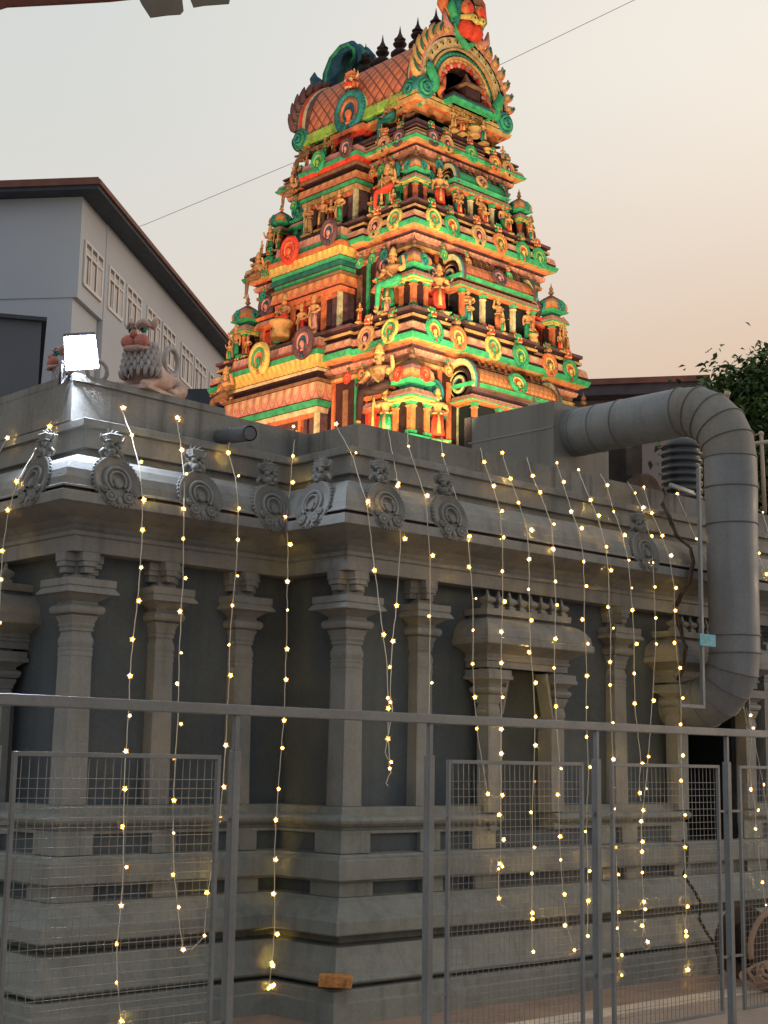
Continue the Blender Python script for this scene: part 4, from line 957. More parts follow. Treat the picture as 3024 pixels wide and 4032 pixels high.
def band(c, d, r_, w_=.012):
    m = MB(); d = Vector(d).normalized(); a = Vector((1, 0, 0)); c2 = d.cross(a)
    pts = [Vector(c) + a * math.cos(2 * PI * i / 40) * (r_ + .003) + c2 * math.sin(2 * PI * i / 40) * (r_ + .003) for i in range(40)]
    m.tube(pts, w_ * .6, 6, closed=True); m.build('seam_band', SEAM, duct)
for y in (1.02, .80, .55): band((WX, y, 4.51), (0, 1, 0), .211, .008)
for i, p in enumerate(elb):
    t = PI / 2 + PI / 2 * i / 5; band(p, (0, -math.sin(t), math.cos(t)), [.207, .213, .215, .216, .214, .212][i] * (1.01 if 0 < i < 5 else 1), .009)
for z, r_ in ((3.80, .214), (3.50, .205), (2.60, .201)): band((WX, YC, z), (0, 0, 1), r_)
for i, p in enumerate(low[:6]):
    t = PI + PI / 2 * i / 5; band(p, (0, -math.sin(t), math.cos(t)), .204, .008)
m = MB()                                             # angle-iron hanger frame and the blue label
hx_ = on_y(1514, 1250, -.74).x; m.box(hx_ - .013, hx_ + .013, -.75, -.725, 2.02, 3.83); m.box(hx_ - .30, hx_ + .013, -.749, -.726, 1.995, 2.02)
m.build('hanger_frame', mat('hanger_steel', (.20, .215, .22), .5, .15), duct)
q = on_y(1527, 1383, -.75)
m = MB(); m.box(q.x - .10, q.x + .10, -.760, -.754, q.z - .045, q.z + .045)
o = m.build('label_plate', mat('label_cyan', (.10, .42, .52), .5, .12, 30), duct); o['label'] = 'blue label plate tied to the hanger frame'
m = MB()
for i in range(3): m.box(q.x - .085, q.x + .02 + .03 * (i % 2), -.7615, -.7605, q.z + .022 - .022 * i, q.z + .026 - .022 * i)
m.build('label_writing', mat('label_ink', (.16, .34, .42), .6), o, recalc=True).location = (0, 0, 0)

# spout on the left parapet
sp = thing('drain_spout', 'short grey pipe spout sticking out of the left parapet', 'spout', (-.75, .8, 3.66))
m = MB(); a, b_ = on_y(463, 946, .95), on_y(540, 936, .36)
m.tube([a, a.lerp(b_, .5), b_], .052, 24, 0, False); m.tube([b_ + (a - b_) * .002, a], .043, 24, 0, True)
m.build('spout_pipe', mat('spout_grey', (.13, .135, .15), .55, .15), sp)

# water tank, vent unit, pipes, lamp behind and beside the duct
def rib_tank(c, r_, h):
    t = thing('water_tank', 'black ribbed plastic water tank behind the duct bend', 'water tank', c)
    pr = [(r_ * .97, 0)]
    k = 17
    for i in range(k):
        z = h * .94 * i / k; dz = h * .94 / k; pr += [(r_ * .89, z + dz * .1), (r_ * .89, z + dz * .4), (r_, z + dz * .55), (r_, z + dz * .9)]
    pr += [(r_ * .93, h * .95), (r_ * .84, h * .97), (r_ * .55, h * .99), (.001, h)]
    m = MB(); m.lathe(c, pr, 32); m.build('tank_body', mat('black_plastic', (.045, .044, .048), .34, .15, spec=.6), t)
q = at_dist(1474, 1060, 15.6)
rib_tank((q.x, q.y, 3.58), .215, 1.42)
q = at_dist(1352, 1000, 15.0)
t = thing('vent_unit', 'dark rusty fan unit on the roof below the duct', 'roof unit', (q.x, q.y, 3.6))
m = MB(); m.box(q.x - .12, q.x + .14, q.y - .1, q.y + .3, 3.58, 4.98); m.build('casing', mat('dark_casing', (.03, .025, .022), .8, .3), t)
m = MB(); m.lathe((q.x + .05, q.y - .14, 4.25), [(.21, .12), (.235, .10), (.235, -.03), (.2, -.05), (.07, -.05), (.07, -.02)], 24, axis='y'); m.build('fan_scroll', mat('rusty_scroll', (.085, .05, .032), .8, .35, 9), t)
t = thing('roof_pipes', 'pale plastic water pipes standing on the roof right of the duct', 'pipes', (6.6, 1.2, 3.9))
PVC = mat('pvc_cream', (.56, .43, .31), .5, .1)
def pp(*pts, r_=.022, name='pipe', d=15.5):
    m = MB(); v = [at_dist(x, y, d) for x, y in pts]; m.tube(v, r_, 10)
    for p in v[1:-1]: m.ball(p, r_ * 1.35, 0, 8)
    m.build(name, PVC, t)
pp((1590, 949), (1644, 937), (1652, 1108)); pp((1618, 960), (1645, 956), (1680, 952)); pp((1561, 900), (1571, 853), r_=.024); pp((1569, 856), (1572, 846), r_=.034, name='pipe_cap')
q = on_y(1470, 1055, .3)
t = thing('tube_light', 'small white tube light fixed on the parapet left of the duct drop', 'light', q)
m = MB(); a, b_ = on_y(1447, 1047, .33), on_y(1497, 1065, .25); m.tube([a, b_], .022, 4); m.build('fixture', mat('white_plastic', (.6, .58, .52), .4), t)
m = MB(); m.tube([a + Vector((0, -.02, -.015)), b_ + Vector((0, -.02, -.015))], .009, 8); m.build('tube', mat('unlit_tube', (.75, .73, .66), .3), t)

# black cable bundle over the parapet and down beside the duct
t = thing('cable_bundle', 'sagging bundle of dark cables hanging over the eave beside the duct', 'cables', (3.0, -.3, 3.3))
cable_pts = [(1434, 1052, .30), (1440, 1075, .2), (1432, 1090, .1), (1448, 1120, -.05), (1462, 1160, -.22), (1490, 1185, -.30), (1497, 1215, -.32), (1491, 1250, -.32), (1470, 1282, -.28), (1458, 1310, -.2), (1468, 1350, -.22), (1480, 1400, -.26), (1478, 1440, -.26), (1462, 1480, -.2)]
for k in range(5):
    rr = random.Random(k); pts = [on_y(x + rr.uniform(-4, 4), y + rr.uniform(-5, 5), Y - .012 * k) for x, y, Y in cable_pts]
    sm = []
    for i in range(len(pts) - 1):
        for j in range(4): sm.append(pts[i].lerp(pts[i + 1], j / 4) + Vector((rr.uniform(-.006, .006), 0, rr.uniform(-.006, .006))))
    m = MB(); m.tube(sm, .008, 6); m.build('cable', mat('cable_black' if k % 2 else 'cable_brown', (.035, .03, .025) if k % 2 else (.10, .055, .03), .7), t)
t = thing('base_cable', 'single dark cable looping down the moulded base to the cable reel', 'cable', (3.4, -.4, .6))
pts = [on_y(x, y, Y) for x, y, Y in ((1475, 1815, -.17), (1486, 1830, -.18), (1483, 1870, -.2), (1476, 1890, -.2), (1500, 1925, -.3), (1513, 1950, -.33), (1510, 1985, -.33), (1530, 2020, -.36), (1552, 2050, -.40), (1553, 2090, -.42), (1560, 2150, -.44))]
sm = []
for i in range(len(pts) - 1):
    for j in range(4): sm.append(pts[i].lerp(pts[i + 1], j / 4))
m = MB(); m.tube(sm, .012, 6); m.build('cable', mat('cable_black', (.035, .03, .025)), t)

# cable reel with loose coils, bottom right
q = at_dist(1664, 2052, 11.6)
t = thing('cable_reel', 'brown cable reel with loose coils of hose against the temple base', 'cable reel', (q.x, q.y, 0))
rd = Vector((-.30, -.95, 0)).normalized(); side = Vector((-rd.y, rd.x, 0))
rot = Matrix(((side.x, rd.x, 0, q.x), (side.y, rd.y, 0, q.y), (0, 0, 1, .27), (0, 0, 0, 1)))
for yy, nm in ((.10, 'flange'), (-.30, 'flange')):
    m = MB(); m.lathe((0, 0, 0), [(.05, -yy - .02), (.26, -yy - .02), (.27, -yy), (.26, -yy + .02), (.05, -yy + .02)], 36, axis='y', smooth=False); m.xf(rot); m.build(nm, mat('reel_brown', (.085, .05, .034), .7, .25, 6, grime=.3), t)
m = MB(); m.lathe((0, 0, 0), [(.15, -.10), (.15, .28)], 30, axis='y'); m.xf(rot); m.build('drum', mat('reel_dark', (.06, .04, .03), .7), t)
for k in range(6):
    rr = random.Random(40 + k); m = MB(); rad = .30 - .02 * k
    pts = [rot @ Vector(((rad + .03 * math.sin(3 * i / 40 * 6.28 + k)) * math.cos(2 * PI * i / 40) * 1.25, .16 + .03 * k + .04 * math.sin(i * .3), -.20 + .10 * math.sin(2 * PI * i / 40) + .02 * k)) for i in range(40)]
    m.tube(pts, .014, 7, closed=True); m.build('hose_coil', mat('hose_tan', (.46, .27, .16), .5, .15), t)
m = MB(); m.tube([rot @ Vector((.29 * math.cos(a), .13, .29 * math.sin(a))) for a in [PI * .15 + i * .12 for i in range(25)]], .022, 8); m.build('hose_coil', mat('hose_tan', (.42, .23, .13)), t)

# brick left on the lip of the base
q = on_y(732, 2096, -.40)
t = MB(); t.box(-.10, .10, -.05, .05, -.035, .035)
o = t.build('brick', mat('brick_orange', (.52, .23, .07), .85, .3, 22, .5, grime=.4)); o.location = (-.335, -.345, .262); o.rotation_euler = (0, R(2), R(-44)); tag(o, 'orange brick lying on the ledge at the porch corner', 'brick')
md = o.modifiers.new('bevel', 'BEVEL'); md.width = .006; md.segments = 2

# ------------------------------------------------------------------ fence in front
FY = -2.0
fence = thing('mesh_fence', 'grey steel fence of welded mesh panels and square posts under one long handrail', 'fence', (-1.2, FY, 0))
def fx(px, y=1800): return on_y(px, y, FY).x
m = MB(); ra, rb = on_y(-120, 1526, FY), on_y(1800, 1597, FY); zr = 1.772
m.box(ra.x - .3, rb.x + .3, FY - .022, FY + .022, zr - .023, zr + .023); m.build('handrail', METAL, fence, .004)
zt = 1.574
posts = [fx(-8), fx(502), fx(926), fx(1289), fx(1573), fx(1573) + .86]
posts[0] = posts[1] - .86 if False else fx(-22)
for i, x in enumerate(posts):
    m = MB(); m.box(x - .0195, x + .0195, FY - .0195, FY + .0195, -.15, zt + .02); p_ = m.build('post', METAL, fence, .003)
    m = MB(); m.box(x - .012, x + .012, FY - .012, FY + .012, zt + .02, zr - .023); m.build('post_neck', METAL, p_, .002)
def panel(xa, xb, z0, z1):
    m = MB(); w_ = .0095; y = FY
    m.box(xa - w_, xa + w_, y - w_, y + w_, z0, z1); m.box(xb - w_, xb + w_, y - w_, y + w_, z0, z1)
    m.box(xa + w_, xb - w_, y - w_, y + w_, z1 - 2 * w_, z1); m.box(xa + w_, xb - w_, y - w_, y + w_, z0, z0 + 2 * w_)
    fr = m.build('mesh_panel', METAL, fence, .002)
    q = MB(); s_ = .0385; nx = int((xb - xa - .04) / s_); nz = int((z1 - z0 - .06) / s_); rr = random.Random(int(xa * 100))
    x0 = xa + (xb - xa - s_ * nx) / 2; zz0 = z0 + .03
    def wob(u): return .004 * math.sin(u * 5.1 + xa)
    for i in range(nx + 1):
        x = x0 + i * s_; q.tube([(x + rr.uniform(-.0015, .0015), y + .004 + wob(z0 + (z1 - z0) * k / 4), z0 + .01 + (z1 - z0 - .02) * k / 4) for k in range(5)], .0016, 5)
    for i in range(1, nz):
        z = zz0 + i * s_; q.tube([(xa + .01 + (xb - xa - .02) * k / 4, y + wob(z), z + rr.uniform(-.0012, .0012)) for k in range(5)], .0016, 5)
    q.build('wire_mesh', WIRE, fr); return fr
pz0 = .13
gaps = []
for xa, xb in ((fx(22), fx(466)), (fx(968), fx(1257)), (fx(1323), fx(1553)), (fx(1600), fx(1600) + .72)):
    panel(xa, xb, pz0, zt)
    for p_ in posts:                                 # welded stubs from panel to post
        for e, s_ in ((xa, -1), (xb, 1)):
            g = (p_ - e) * s_
            if .03 < g < .22:
                for z in (1.30, .45):
                    m = MB(); a0, a1 = sorted((e + s_ * .0095, p_ - s_ * .019)); m.box(a0, a1, FY - .007, FY + .007, z - .007, z + .007); m.build('hinge', METAL, fence)
# stub left of the first panel
m = MB(); m.box(posts[0] + .019, fx(22) - .0095, FY - .007, FY + .007, 1.26, 1.274); m.build('hinge', METAL, fence)

# ------------------------------------------------------------------ fairy-light strings hanging down the hall
DROP = [(9, .40), (3.95, .40), (3.92, .34), (3.66, -.04), (3.45, -.16), (3.28, -.31), (2.9, -.335), (.85, -.335), (.6, -.36), (.3, -.40), (.0, -.42)]
def drop(z):
    for (z0, d0), (z1, d1) in zip(DROP, DROP[1:]):
        if z0 >= z >= z1: return d0 + (d1 - d0) * (z0 - z) / (z0 - z1)
    return DROP[-1][1]
def hang(x, y, wall):
    """where a string seen at survey point (x, y) lies, given the curve the string takes over the eave"""
    if wall == 'L': f_ = lambda d: on_x(x, y, XL + d)
    else: f_ = lambda d: on_y(x, y, (0 if wall == 'R' else Y1) + d)
    lo, hi = -.42, .6
    for _ in range(40):
        mid = (lo + hi) / 2
        if drop(f_(mid).z) > mid: lo = mid
        else: hi = mid
    return f_((lo + hi) / 2)
BULB_BLOOM = mat('bulb_bloom', (1.0, .52, .08), emit=2.4); CORE = mat('bulb_core', (1.0, .62, .13), emit=6500)
CABLE = mat('clear_cable', (.74, .66, .50), .4, .1)
def star_mesh(s_):
    m = MB(); m.ball((0, 0, 0), .0056 * s_, 1, 8)
    for k in range(10):  # glowing spikes: star-shaped bloom round the lit bulb, built into the mesh
        a = 2 * PI * k / 10; r_ = (.021 if k % 2 == 0 else .015) * s_
        d = Vector((math.cos(a), 0, math.sin(a))); m.tube([d * .006 * s_, d * .5 * r_, d * r_], [.006 * s_, .0048 * s_, .0008], 5, 0)
    for sg in (-1, 1): m.tube([(0, sg * .004 * s_, 0), (0, sg * .016 * s_, 0)], [.006 * s_, .001], 5, 0)
    return m.mesh('bulb', [BULB_BLOOM, CORE])
STAR = [star_mesh(.95), star_mesh(.72), star_mesh(.5)]
BAND = {}
def light_string(label, wall, pts, lead=None, tail=None, seed=0, small=()):
    """pts: where its bulbs sit (survey px); lead / tail: bare cable before and after"""
    rr = random.Random(seed * 13 + 5)
    P0 = [hang(x, y, wall) for x, y in (lead or [])]; B0 = []
    cable = list(P0)
    B0 = [hang(x, y, wall) for x, y in pts]
    for i, p in enumerate(B0):                       # the wire runs straighter than its bulbs, which stand off on short stems
        c = p if i in (0, len(B0) - 1) else B0[i - 1] * .25 + p * .5 + B0[i + 1] * .25
        if (c - p).length > .035: c = p + (c - p).normalized() * .03
        cable.append(c + Vector((0, .006, 0)))
    for x, y in (tail or []): cable.append(hang(x, y, wall))
    sm = []
    for i in range(len(cable) - 1):
        a, b_ = cable[i], cable[i + 1]; n = max(2, int((b_ - a).length / .05))
        for j in range(n):
            p = a.lerp(b_, j / n)
            if j: p += Vector((rr.uniform(-.003, .003), rr.uniform(-.002, .002), 0))
            sm.append(p)
    sm.append(cable[-1])
    t = thing('light_string', label, 'string lights', cable[0], 'fairy light strings hanging down the temple hall')
    m = MB(); m.tube(sm, .0029, 6)
    for p, c in zip(B0, cable[len(P0):]): m.tube([c, p], .0022, 5)
    m.build('cable', CABLE, t)
    for i, p in enumerate(B0):
        k = 2 if (i in small or rr.random() < .12) else (0 if rr.random() < .6 else 1)
        o = place(STAR[k], 'bulb', t, p, 0, 1, (0, rr.uniform(0, 6), -YAW + rr.uniform(-.4, .4)))
    return t
LS = [
 ('fairy lights at the far left edge over the left niche, with few bulbs', 'L', [(55, 880), (16, 946)], [(70, 858)], [(0, 975), (-20, 1010)]),
 ('fairy lights slanting past the first medallion on the left return wall', 'L', [(147, 845), (107, 921), (36, 1040), (17, 1102), (5, 1190), (3, 1252), (-1, 1345)], None, [(-6, 1500)]),
 ('fairy lights hanging just right of the left corner pillar down to the ground', 'B', [(240, 838), (266, 881), (285, 940), (305, 998), (311, 1080), (308, 1145), (305, 1226), (300, 1298), (286, 1381), (281, 1460), (280, 1546), (272, 1623), (270, 1704), (265, 1786), (273, 1873), (262, 1956), (252, 2039), (252, 2123), (262, 2206)], None, [(262, 2230)]),
 ('fairy lights over the second pillar from the left, hooked sideways at their foot', 'B', [(372, 864), (383, 902), (393, 972), (403, 1024), (397, 1099), (396, 1164), (401, 1249), (389, 1321), (391, 1410), (383, 1477), (391, 1564), (376, 1636), (376, 1729), (375, 1800), (374, 1889), (386, 1960), (396, 2051)], [(370, 845)], [(415, 2050), (430, 2035), (440, 2023)]),
 ('fairy lights hanging below the drain spout beside the third pillar', 'B', [(497, 915), (493, 978), (515, 1028), (517, 1098), (514, 1166), (513, 1244), (502, 1308), (495, 1393), (498, 1459), (488, 1610), (484, 1700), (476, 1769), (463, 1861), (447, 1928), (442, 2022)], [(494, 890)], None),
 ('fairy lights straight down the inner corner ending in a bright heap of bulbs', 'B', [(634, 921), (627, 932), (640, 935), (633, 985), (632, 1042), (617, 1116), (627, 1176), (621, 1256), (621, 1318), (620, 1402), (618, 1468), (614, 1556), (610, 1616), (602, 1704), (596, 1771), (595, 1857), (591, 1931), (599, 2018), (587, 2080), (589, 2086), (580, 2135), (592, 2128), (586, 2131)], None, [(596, 2140)]),
 ('fairy lights slanting off the porch corner to a knotted loose end in mid air', 'R', [(726, 916), (769, 978), (795, 1083), (809, 1232), (829, 1371), (842, 1441), (838, 1508), (843, 1517), (839, 1530), (838, 1596), (845, 1646), (842, 1660)], [(716, 914)], [(845, 1668), (838, 1680), (834, 1692), (838, 1697)]),
 ('fairy lights bending left to tie into the knotted string on the porch', 'R', [(838, 922), (861, 1044), (859, 1050), (875, 1164), (857, 1308), (849, 1385)], None, [(845, 1430), (843, 1500), (848, 1530), (836, 1600), (832, 1625), (838, 1640)]),
 ('fairy lights crossing the porch right medallion and ending at the fence post top', 'R', [(883, 964), (923, 1071), (935, 1200), (927, 1331), (933, 1475), (925, 1621)], [(880, 930)], [(921, 1640)]),
 ('fairy lights hanging left of the niche with a stray tail swinging right', 'R', [(957, 983), (1015, 1158), (1013, 1225), (1028, 1293), (1022, 1361), (1021, 1434), (1026, 1506), (1030, 1574), (1054, 1715)], [(953, 945)], [(1070, 1722), (1085, 1719)]),
 ('fairy lights over the left niche pillar ending in a knot of clustered bulbs', 'R', [(1046, 998), (1067, 1050), (1085, 1104), (1088, 1161), (1085, 1234), (1090, 1300), (1083, 1365), (1083, 1432), (1086, 1506), (1083, 1575), (1083, 1628), (1085, 1718), (1079, 1760), (1088, 1814), (1080, 1866), (1085, 1872), (1077, 1877), (1078, 1940)], [(1038, 968)], [(1082, 1955), (1092, 1960)]),
 ('fairy lights hanging down the left half of the niche opening', 'R', [(1085, 978), (1103, 1034), (1120, 1086), (1149, 1145), (1143, 1208), (1142, 1273), (1148, 1340), (1143, 1409), (1157, 1475), (1157, 1548), (1157, 1610), (1155, 1688), (1147, 1755), (1155, 1831), (1149, 1887), (1150, 1972), (1150, 1985), (1152, 2056)], None, None),
 ('fairy lights hanging down the right half of the niche opening', 'R', [(1151, 1028), (1167, 1064), (1197, 1133), (1195, 1186), (1200, 1256), (1203, 1307), (1200, 1380), (1197, 1443), (1201, 1526), (1212, 1660), (1205, 1717), (1210, 1807), (1211, 1858), (1219, 1932), (1220, 1999), (1241, 2053)], [(1138, 988)], [(1258, 2050)]),
 ('fairy lights hanging down the right niche pillar', 'R', [(1203, 1000), (1218, 1041), (1234, 1105), (1257, 1141), (1261, 1213), (1267, 1266), (1258, 1338), (1270, 1391), (1268, 1460), (1268, 1528), (1267, 1592), (1275, 1657), (1265, 1796), (1274, 1881), (1271, 1946), (1270, 2022)], None, None),
 ('fairy lights down the left side of the pillar right of the niche', 'R', [(1250, 1015), (1276, 1080), (1293, 1114), (1310, 1181), (1320, 1232), (1313, 1311), (1325, 1357), (1318, 1430), (1318, 1480), (1324, 1563), (1325, 1640), (1325, 1700), (1326, 1748), (1330, 1830), (1336, 1889), (1337, 1970), (1334, 2005), (1343, 2063), (1343, 2107)], None, None),
 ('fairy lights down the right side of the pillar right of the niche', 'R', [(1312, 1048), (1326, 1105), (1350, 1156), (1359, 1210), (1365, 1270), (1366, 1318), (1375, 1391), (1370, 1455), (1371, 1520), (1388, 1650), (1382, 1713)], [(1297, 1024)], [(1385, 1730)]),
 ('fairy lights joined into a V that ends in a hanging glassy loop', 'R', [(1372, 1065), (1390, 1096), (1408, 1158), (1411, 1215), (1415, 1268), (1417, 1335), (1418, 1391), (1412, 1513), (1401, 1634), (1397, 1704), (1390, 1750), (1385, 1774), (1388, 1818), (1387, 1840), (1387, 1885), (1391, 1948), (1394, 1964), (1387, 2000), (1399, 2035)], [(1356, 1041)], [(1405, 2045), (1395, 2052), (1384, 2040), (1390, 2005)]),
 ('fairy lights nearest the left of the doorway, hanging beside the cable bundle', 'R', [(1391, 1052), (1408, 1108), (1431, 1157), (1450, 1200), (1460, 1270), (1459, 1319), (1457, 1389), (1469, 1443), (1475, 1508), (1470, 1565), (1475, 1632), (1471, 1687), (1480, 1761), (1480, 1830), (1480, 1893), (1485, 1958), (1482, 2012), (1483, 2022), (1486, 2095)], None, None),
 ('short run of fairy lights from the tube light passing behind the duct', 'R', [(1463, 1067), (1505, 1164)], None, [(1530, 1215)]),
 ('fairy lights starting at the cream pipe right of the duct', 'R', [(1648, 1107), (1670, 1180)], [(1622, 1090)], [(1685, 1230)]),
 ('fairy lights coming out from behind the duct toward the right edge', 'R', [(1630, 1187), (1640, 1195), (1656, 1240)], [(1626, 1150)], [(1670, 1290)]),
 ('double strand of fairy lights below the duct bend by the door jamb', 'R', [(1622, 1545), (1627, 1573), (1618, 1658), (1622, 1705), (1638, 1750), (1632, 1790), (1647, 1906), (1655, 1955)], [(1618, 1500)], [(1658, 1990)]),
 ('fairy lights at the right edge beside the double strand under the duct', 'R', [(1650, 1695), (1664, 1800)], [(1612, 1530), (1630, 1600)], [(1670, 1900)]),
]
for i, (lab, wl, pts, lead, tail) in enumerate(LS): light_string(lab, wl, pts, lead, tail, i)

# ------------------------------------------------------------------ white floodlight and the two guardian lions on the left parapet
q = hang(178, 835, 'B')
FLP = on_y(175, 762, .72)
fl = thing('floodlight', 'dazzling white floodlight on the left corner of the parapet between two lions', 'floodlight', (FLP.x, FLP.y, 3.93))
fr = (CAM - FLP); fr.z = 0; fr.normalize(); fr = (fr + Vector((.06, -.02, -.5))).normalized()
qr = fr.to_track_quat('-Y', 'Z').to_matrix().to_4x4() @ Matrix.Rotation(R(-9), 4, 'Y'); qr.translation = FLP
m = MB(); m.box(-.112, .112, .004, .075, -.115, .115, 0, (.012, .0)); m.xf(qr); m.build('lamp_housing', mat('lamp_black', (.05, .05, .055), .5), fl, .004)
m = MB(); n = m.vs([(-.10, .0, -.105), (.10, .0, -.105), (.095, .0, .105), (-.095, .0, .105)]); m.face([n, n + 1, n + 2, n + 3]); m.xf(qr)
m.build('lamp_lens', mat('flood_white', (.70, .81, 1.0), emit=700), fl, recalc=False)
m = MB(); m.tube([FLP + Vector((-.08, .09, -.05)), FLP + Vector((-.08, .10, -.2)), Vector((FLP.x - .02, FLP.y + .12, 3.96)), Vector((FLP.x, FLP.y + .12, 3.93))], .012, 6); m.build('lamp_bracket', mat('lamp_black', (.05, .05, .055)), fl)

def lion(name, label, p, rz, s_):
    """couchant guardian lion facing -Y: bulging red cheeks, curled mane, tail thrown up in a loop"""
    t = thing(name, label, 'lion statue', p)
    Mx = Matrix.Translation(p) @ Matrix.Rotation(rz, 4, 'Z') @ Matrix.Diagonal((s_, s_, s_, 1))
    bodyc = mat('lion_cream', (.56, .38, .31), .6, .2, 8, grime=.3); mane = mat('lion_mane', (.42, .38, .36), .7, .2, 8); red = mat('lion_red', (.50, .17, .13), .6, .25)
    nodes = [((0, .48, .20), .19), ((0, .30, .21), .19), ((0, .10, .25), .19), ((0, -.08, .32), .18), ((0, -.18, .48), .15), ((0, -.24, .60), .14),
             ((-.14, -.12, .14), .09), ((-.15, -.28, .06), .065), ((-.15, -.42, .045), .055), ((.14, -.12, .14), .09), ((.15, -.28, .06), .065), ((.15, -.42, .045), .055),
             ((-.20, .46, .14), .11), ((-.23, .26, .07), .06), ((-.22, .12, .045), .05), ((.20, .46, .14), .11), ((.23, .26, .07), .06), ((.22, .12, .045), .05)]
    edges = [(0, 1), (1, 2), (2, 3), (3, 4), (4, 5), (3, 6), (6, 7), (7, 8), (3, 9), (9, 10), (10, 11), (0, 12), (12, 13), (13, 14), (0, 15), (15, 16), (16, 17)]
    me = skin_body('body', nodes, edges, [bodyc], lambda c: 0, 2); me.transform(Mx); me.transform(Matrix.Translation(-Vector(p)))
    sub(me, 'body', t)
    m = MB()
    for row in range(5):
        for k in range(12):
            a = -2.0 + 4.0 * (k + .5 * (row % 2)) / 11; r0 = .175 + .012 * row
            x0, y0, z0 = r0 * math.sin(a), -.20 - .13 * math.cos(a), .60 - .075 * row
            m.tube([(x0, y0, z0), (x0 * 1.25, y0 - .02, z0 - .05), (x0 * 1.2, y0 - .03 * math.cos(a), z0 - .11), (x0 * 1.02, y0, z0 - .14)], [.03, .032, .024, .006], 6)
    m.xf(Mx); m.build('mane', mane, t)
    m = MB()
    for sg in (-1, 1):
        m.ball((sg * .09, -.38, .60), .105, 0, 12, 1, .8, .85)
    m.ball((0, -.42, .69), .05, 0, 8); m.xf(Mx); m.build('cheeks', red, t)
    m = MB()
    for sg in (-1, 1):
        m.ball((sg * .085, -.33, .755), .042, 3, 10); m.tube([(sg * .03, -.36, .83), (sg * .10, -.36, .85), (sg * .17, -.30, .80)], [.02, .03, .015], 6, 2)
        m.ball((sg * .088, -.366, .757), .019, 1, 8); m.tube([(sg * .13, -.22, .80), (sg * .18, -.2, .90), (sg * .16, -.2, .96)], [.05, .045, .01], 6, 2)
    m.tube([(-.17, -.33, .52), (-.08, -.45, .50), (.08, -.45, .50), (.17, -.33, .52)], [.02, .035, .035, .02], 6, 2); m.ball((0, -.20, .86), .10, 2, 10, 1, .9, .8)
    m.xf(Mx); m.build('face', [CREAM, DARK, bodyc, TEAL], t)
    m = MB(); m.tube([(.10, .36 + .17 * math.cos(a), .52 + .18 * math.sin(a)) for i, a in enumerate([-2.0 + .36 * j for j in range(18)])], [.034 + .006 * (j % 2) for j in range(16)] + [.028, .012], 8)
    m.tube([(.06, .46, .28), (.0, .38, .24), (-.12, .34, .22)], [.04, .035, .01], 7); m.xf(Mx); m.build('tail', mane, t)
    m = MB()
    for r_ in (.125, .085, .045): m.lathe((-.285, .46, .16), [(r_ + .018, 0), (r_ + .012, -.02), (r_ - .004, -.02), (r_ - .012, 0)], 18, 0 if r_ != .085 else 1, axis='x')
    m.xf(Mx); m.build('haunch_scroll', [BLUE, CREAM], t)
    m = MB(); m.box(-.28, .28, -.48, .66, -.03, .02); m.tube([(-.27, -.3, .10), (-.26, 0, .05), (-.27, .3, .06)], .03, 6); m.xf(Mx); m.build('plinth', bodyc, t)
    return t
lp = on_y(325, 852, 1.02)
lion('guardian_lion', 'painted lion statue with red cheeks and looped tail, right of the floodlight', (lp.x - .03, 1.0, 3.985), -1.12, .54)
lp = on_x(118, 838, -1.42)
lion('guardian_lion', 'painted lion statue half lost in the glare, left of the floodlight', (-1.33, lp.y - .10, 3.945), -1.9, .40)

# ------------------------------------------------------------------ buildings behind
def bframe(px, py_ground, D, bearing):
    """frame at a distant corner: e1 along the long wall (away), e2 along the short wall (to the viewer's left)"""
    d = ray(px, py_ground); p = CAM + d * (D / math.hypot(d.x, d.y)); p.z = 0
    e1 = _f0 * math.cos(bearing) + _r * math.sin(bearing); e2 = -_r * math.cos(bearing) + _f0 * math.sin(bearing)
    return Matrix(((e1.x, e2.x, 0, p.x), (e1.y, e2.y, 0, p.y), (0, 0, 1, 0), (0, 0, 0, 1)))
FM = bframe(170, 600, 42, R(7.6)); FI = FM.inverted()
def hz(y, D, x=200):
    d = ray(x, y); return CAM.z + d.z * D / math.hypot(d.x, d.y)
apt = thing('apartment_building', 'grey apartment block with a red-edged overhanging roof and a row of tall white windows', 'building', FM.translation)
AW = mat('apartment_wall', (.52, .53, .56), .85, .05, .25, 0); AD = mat('apartment_recess', (.17, .185, .21), .85, .08, .4)
zsl = hz(645, 42); zev = hz(470, 42); zlow = hz(688, 42)
m = MB(); m.box(.0, 34, .15, 30, -.2, zev + .6); m.xf(FM); m.build('wall', AW, apt)
m = MB(); m.box(-.03, 2.25, 0, 30, zsl, zev + .6); m.xf(FM); m.build('upper_bay', AW, apt)
m = MB(); m.box(2.25, 34, -.02, .15, -.2, zev + .6); m.xf(FM)
m.build('lower_wall', AW, apt)
zr1 = hz(424, 42)
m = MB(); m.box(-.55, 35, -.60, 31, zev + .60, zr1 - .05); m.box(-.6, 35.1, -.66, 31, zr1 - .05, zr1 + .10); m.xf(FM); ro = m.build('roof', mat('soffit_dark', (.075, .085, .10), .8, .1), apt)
m = MB(); m.box(-.68, 35.1, -.74, -.67, zr1 + .06, zr1 + .20); m.box(-.68, -.61, -.67, 31, zr1 + .06, zr1 + .20)
m.box(-.68, 35.1, -.67, 31, zr1 + .20, zr1 + .27); m.xf(FM); m.build('roof_edge', mat('roof_edge_red', (.20, .085, .065), .7, .15), ro)
WF = mat('window_white', (.70, .67, .64), .6, .06); WG = mat('window_dark', (.075, .06, .055), .4, .2); WB = mat('curtain_pale', (.58, .53, .51), .8, .08)
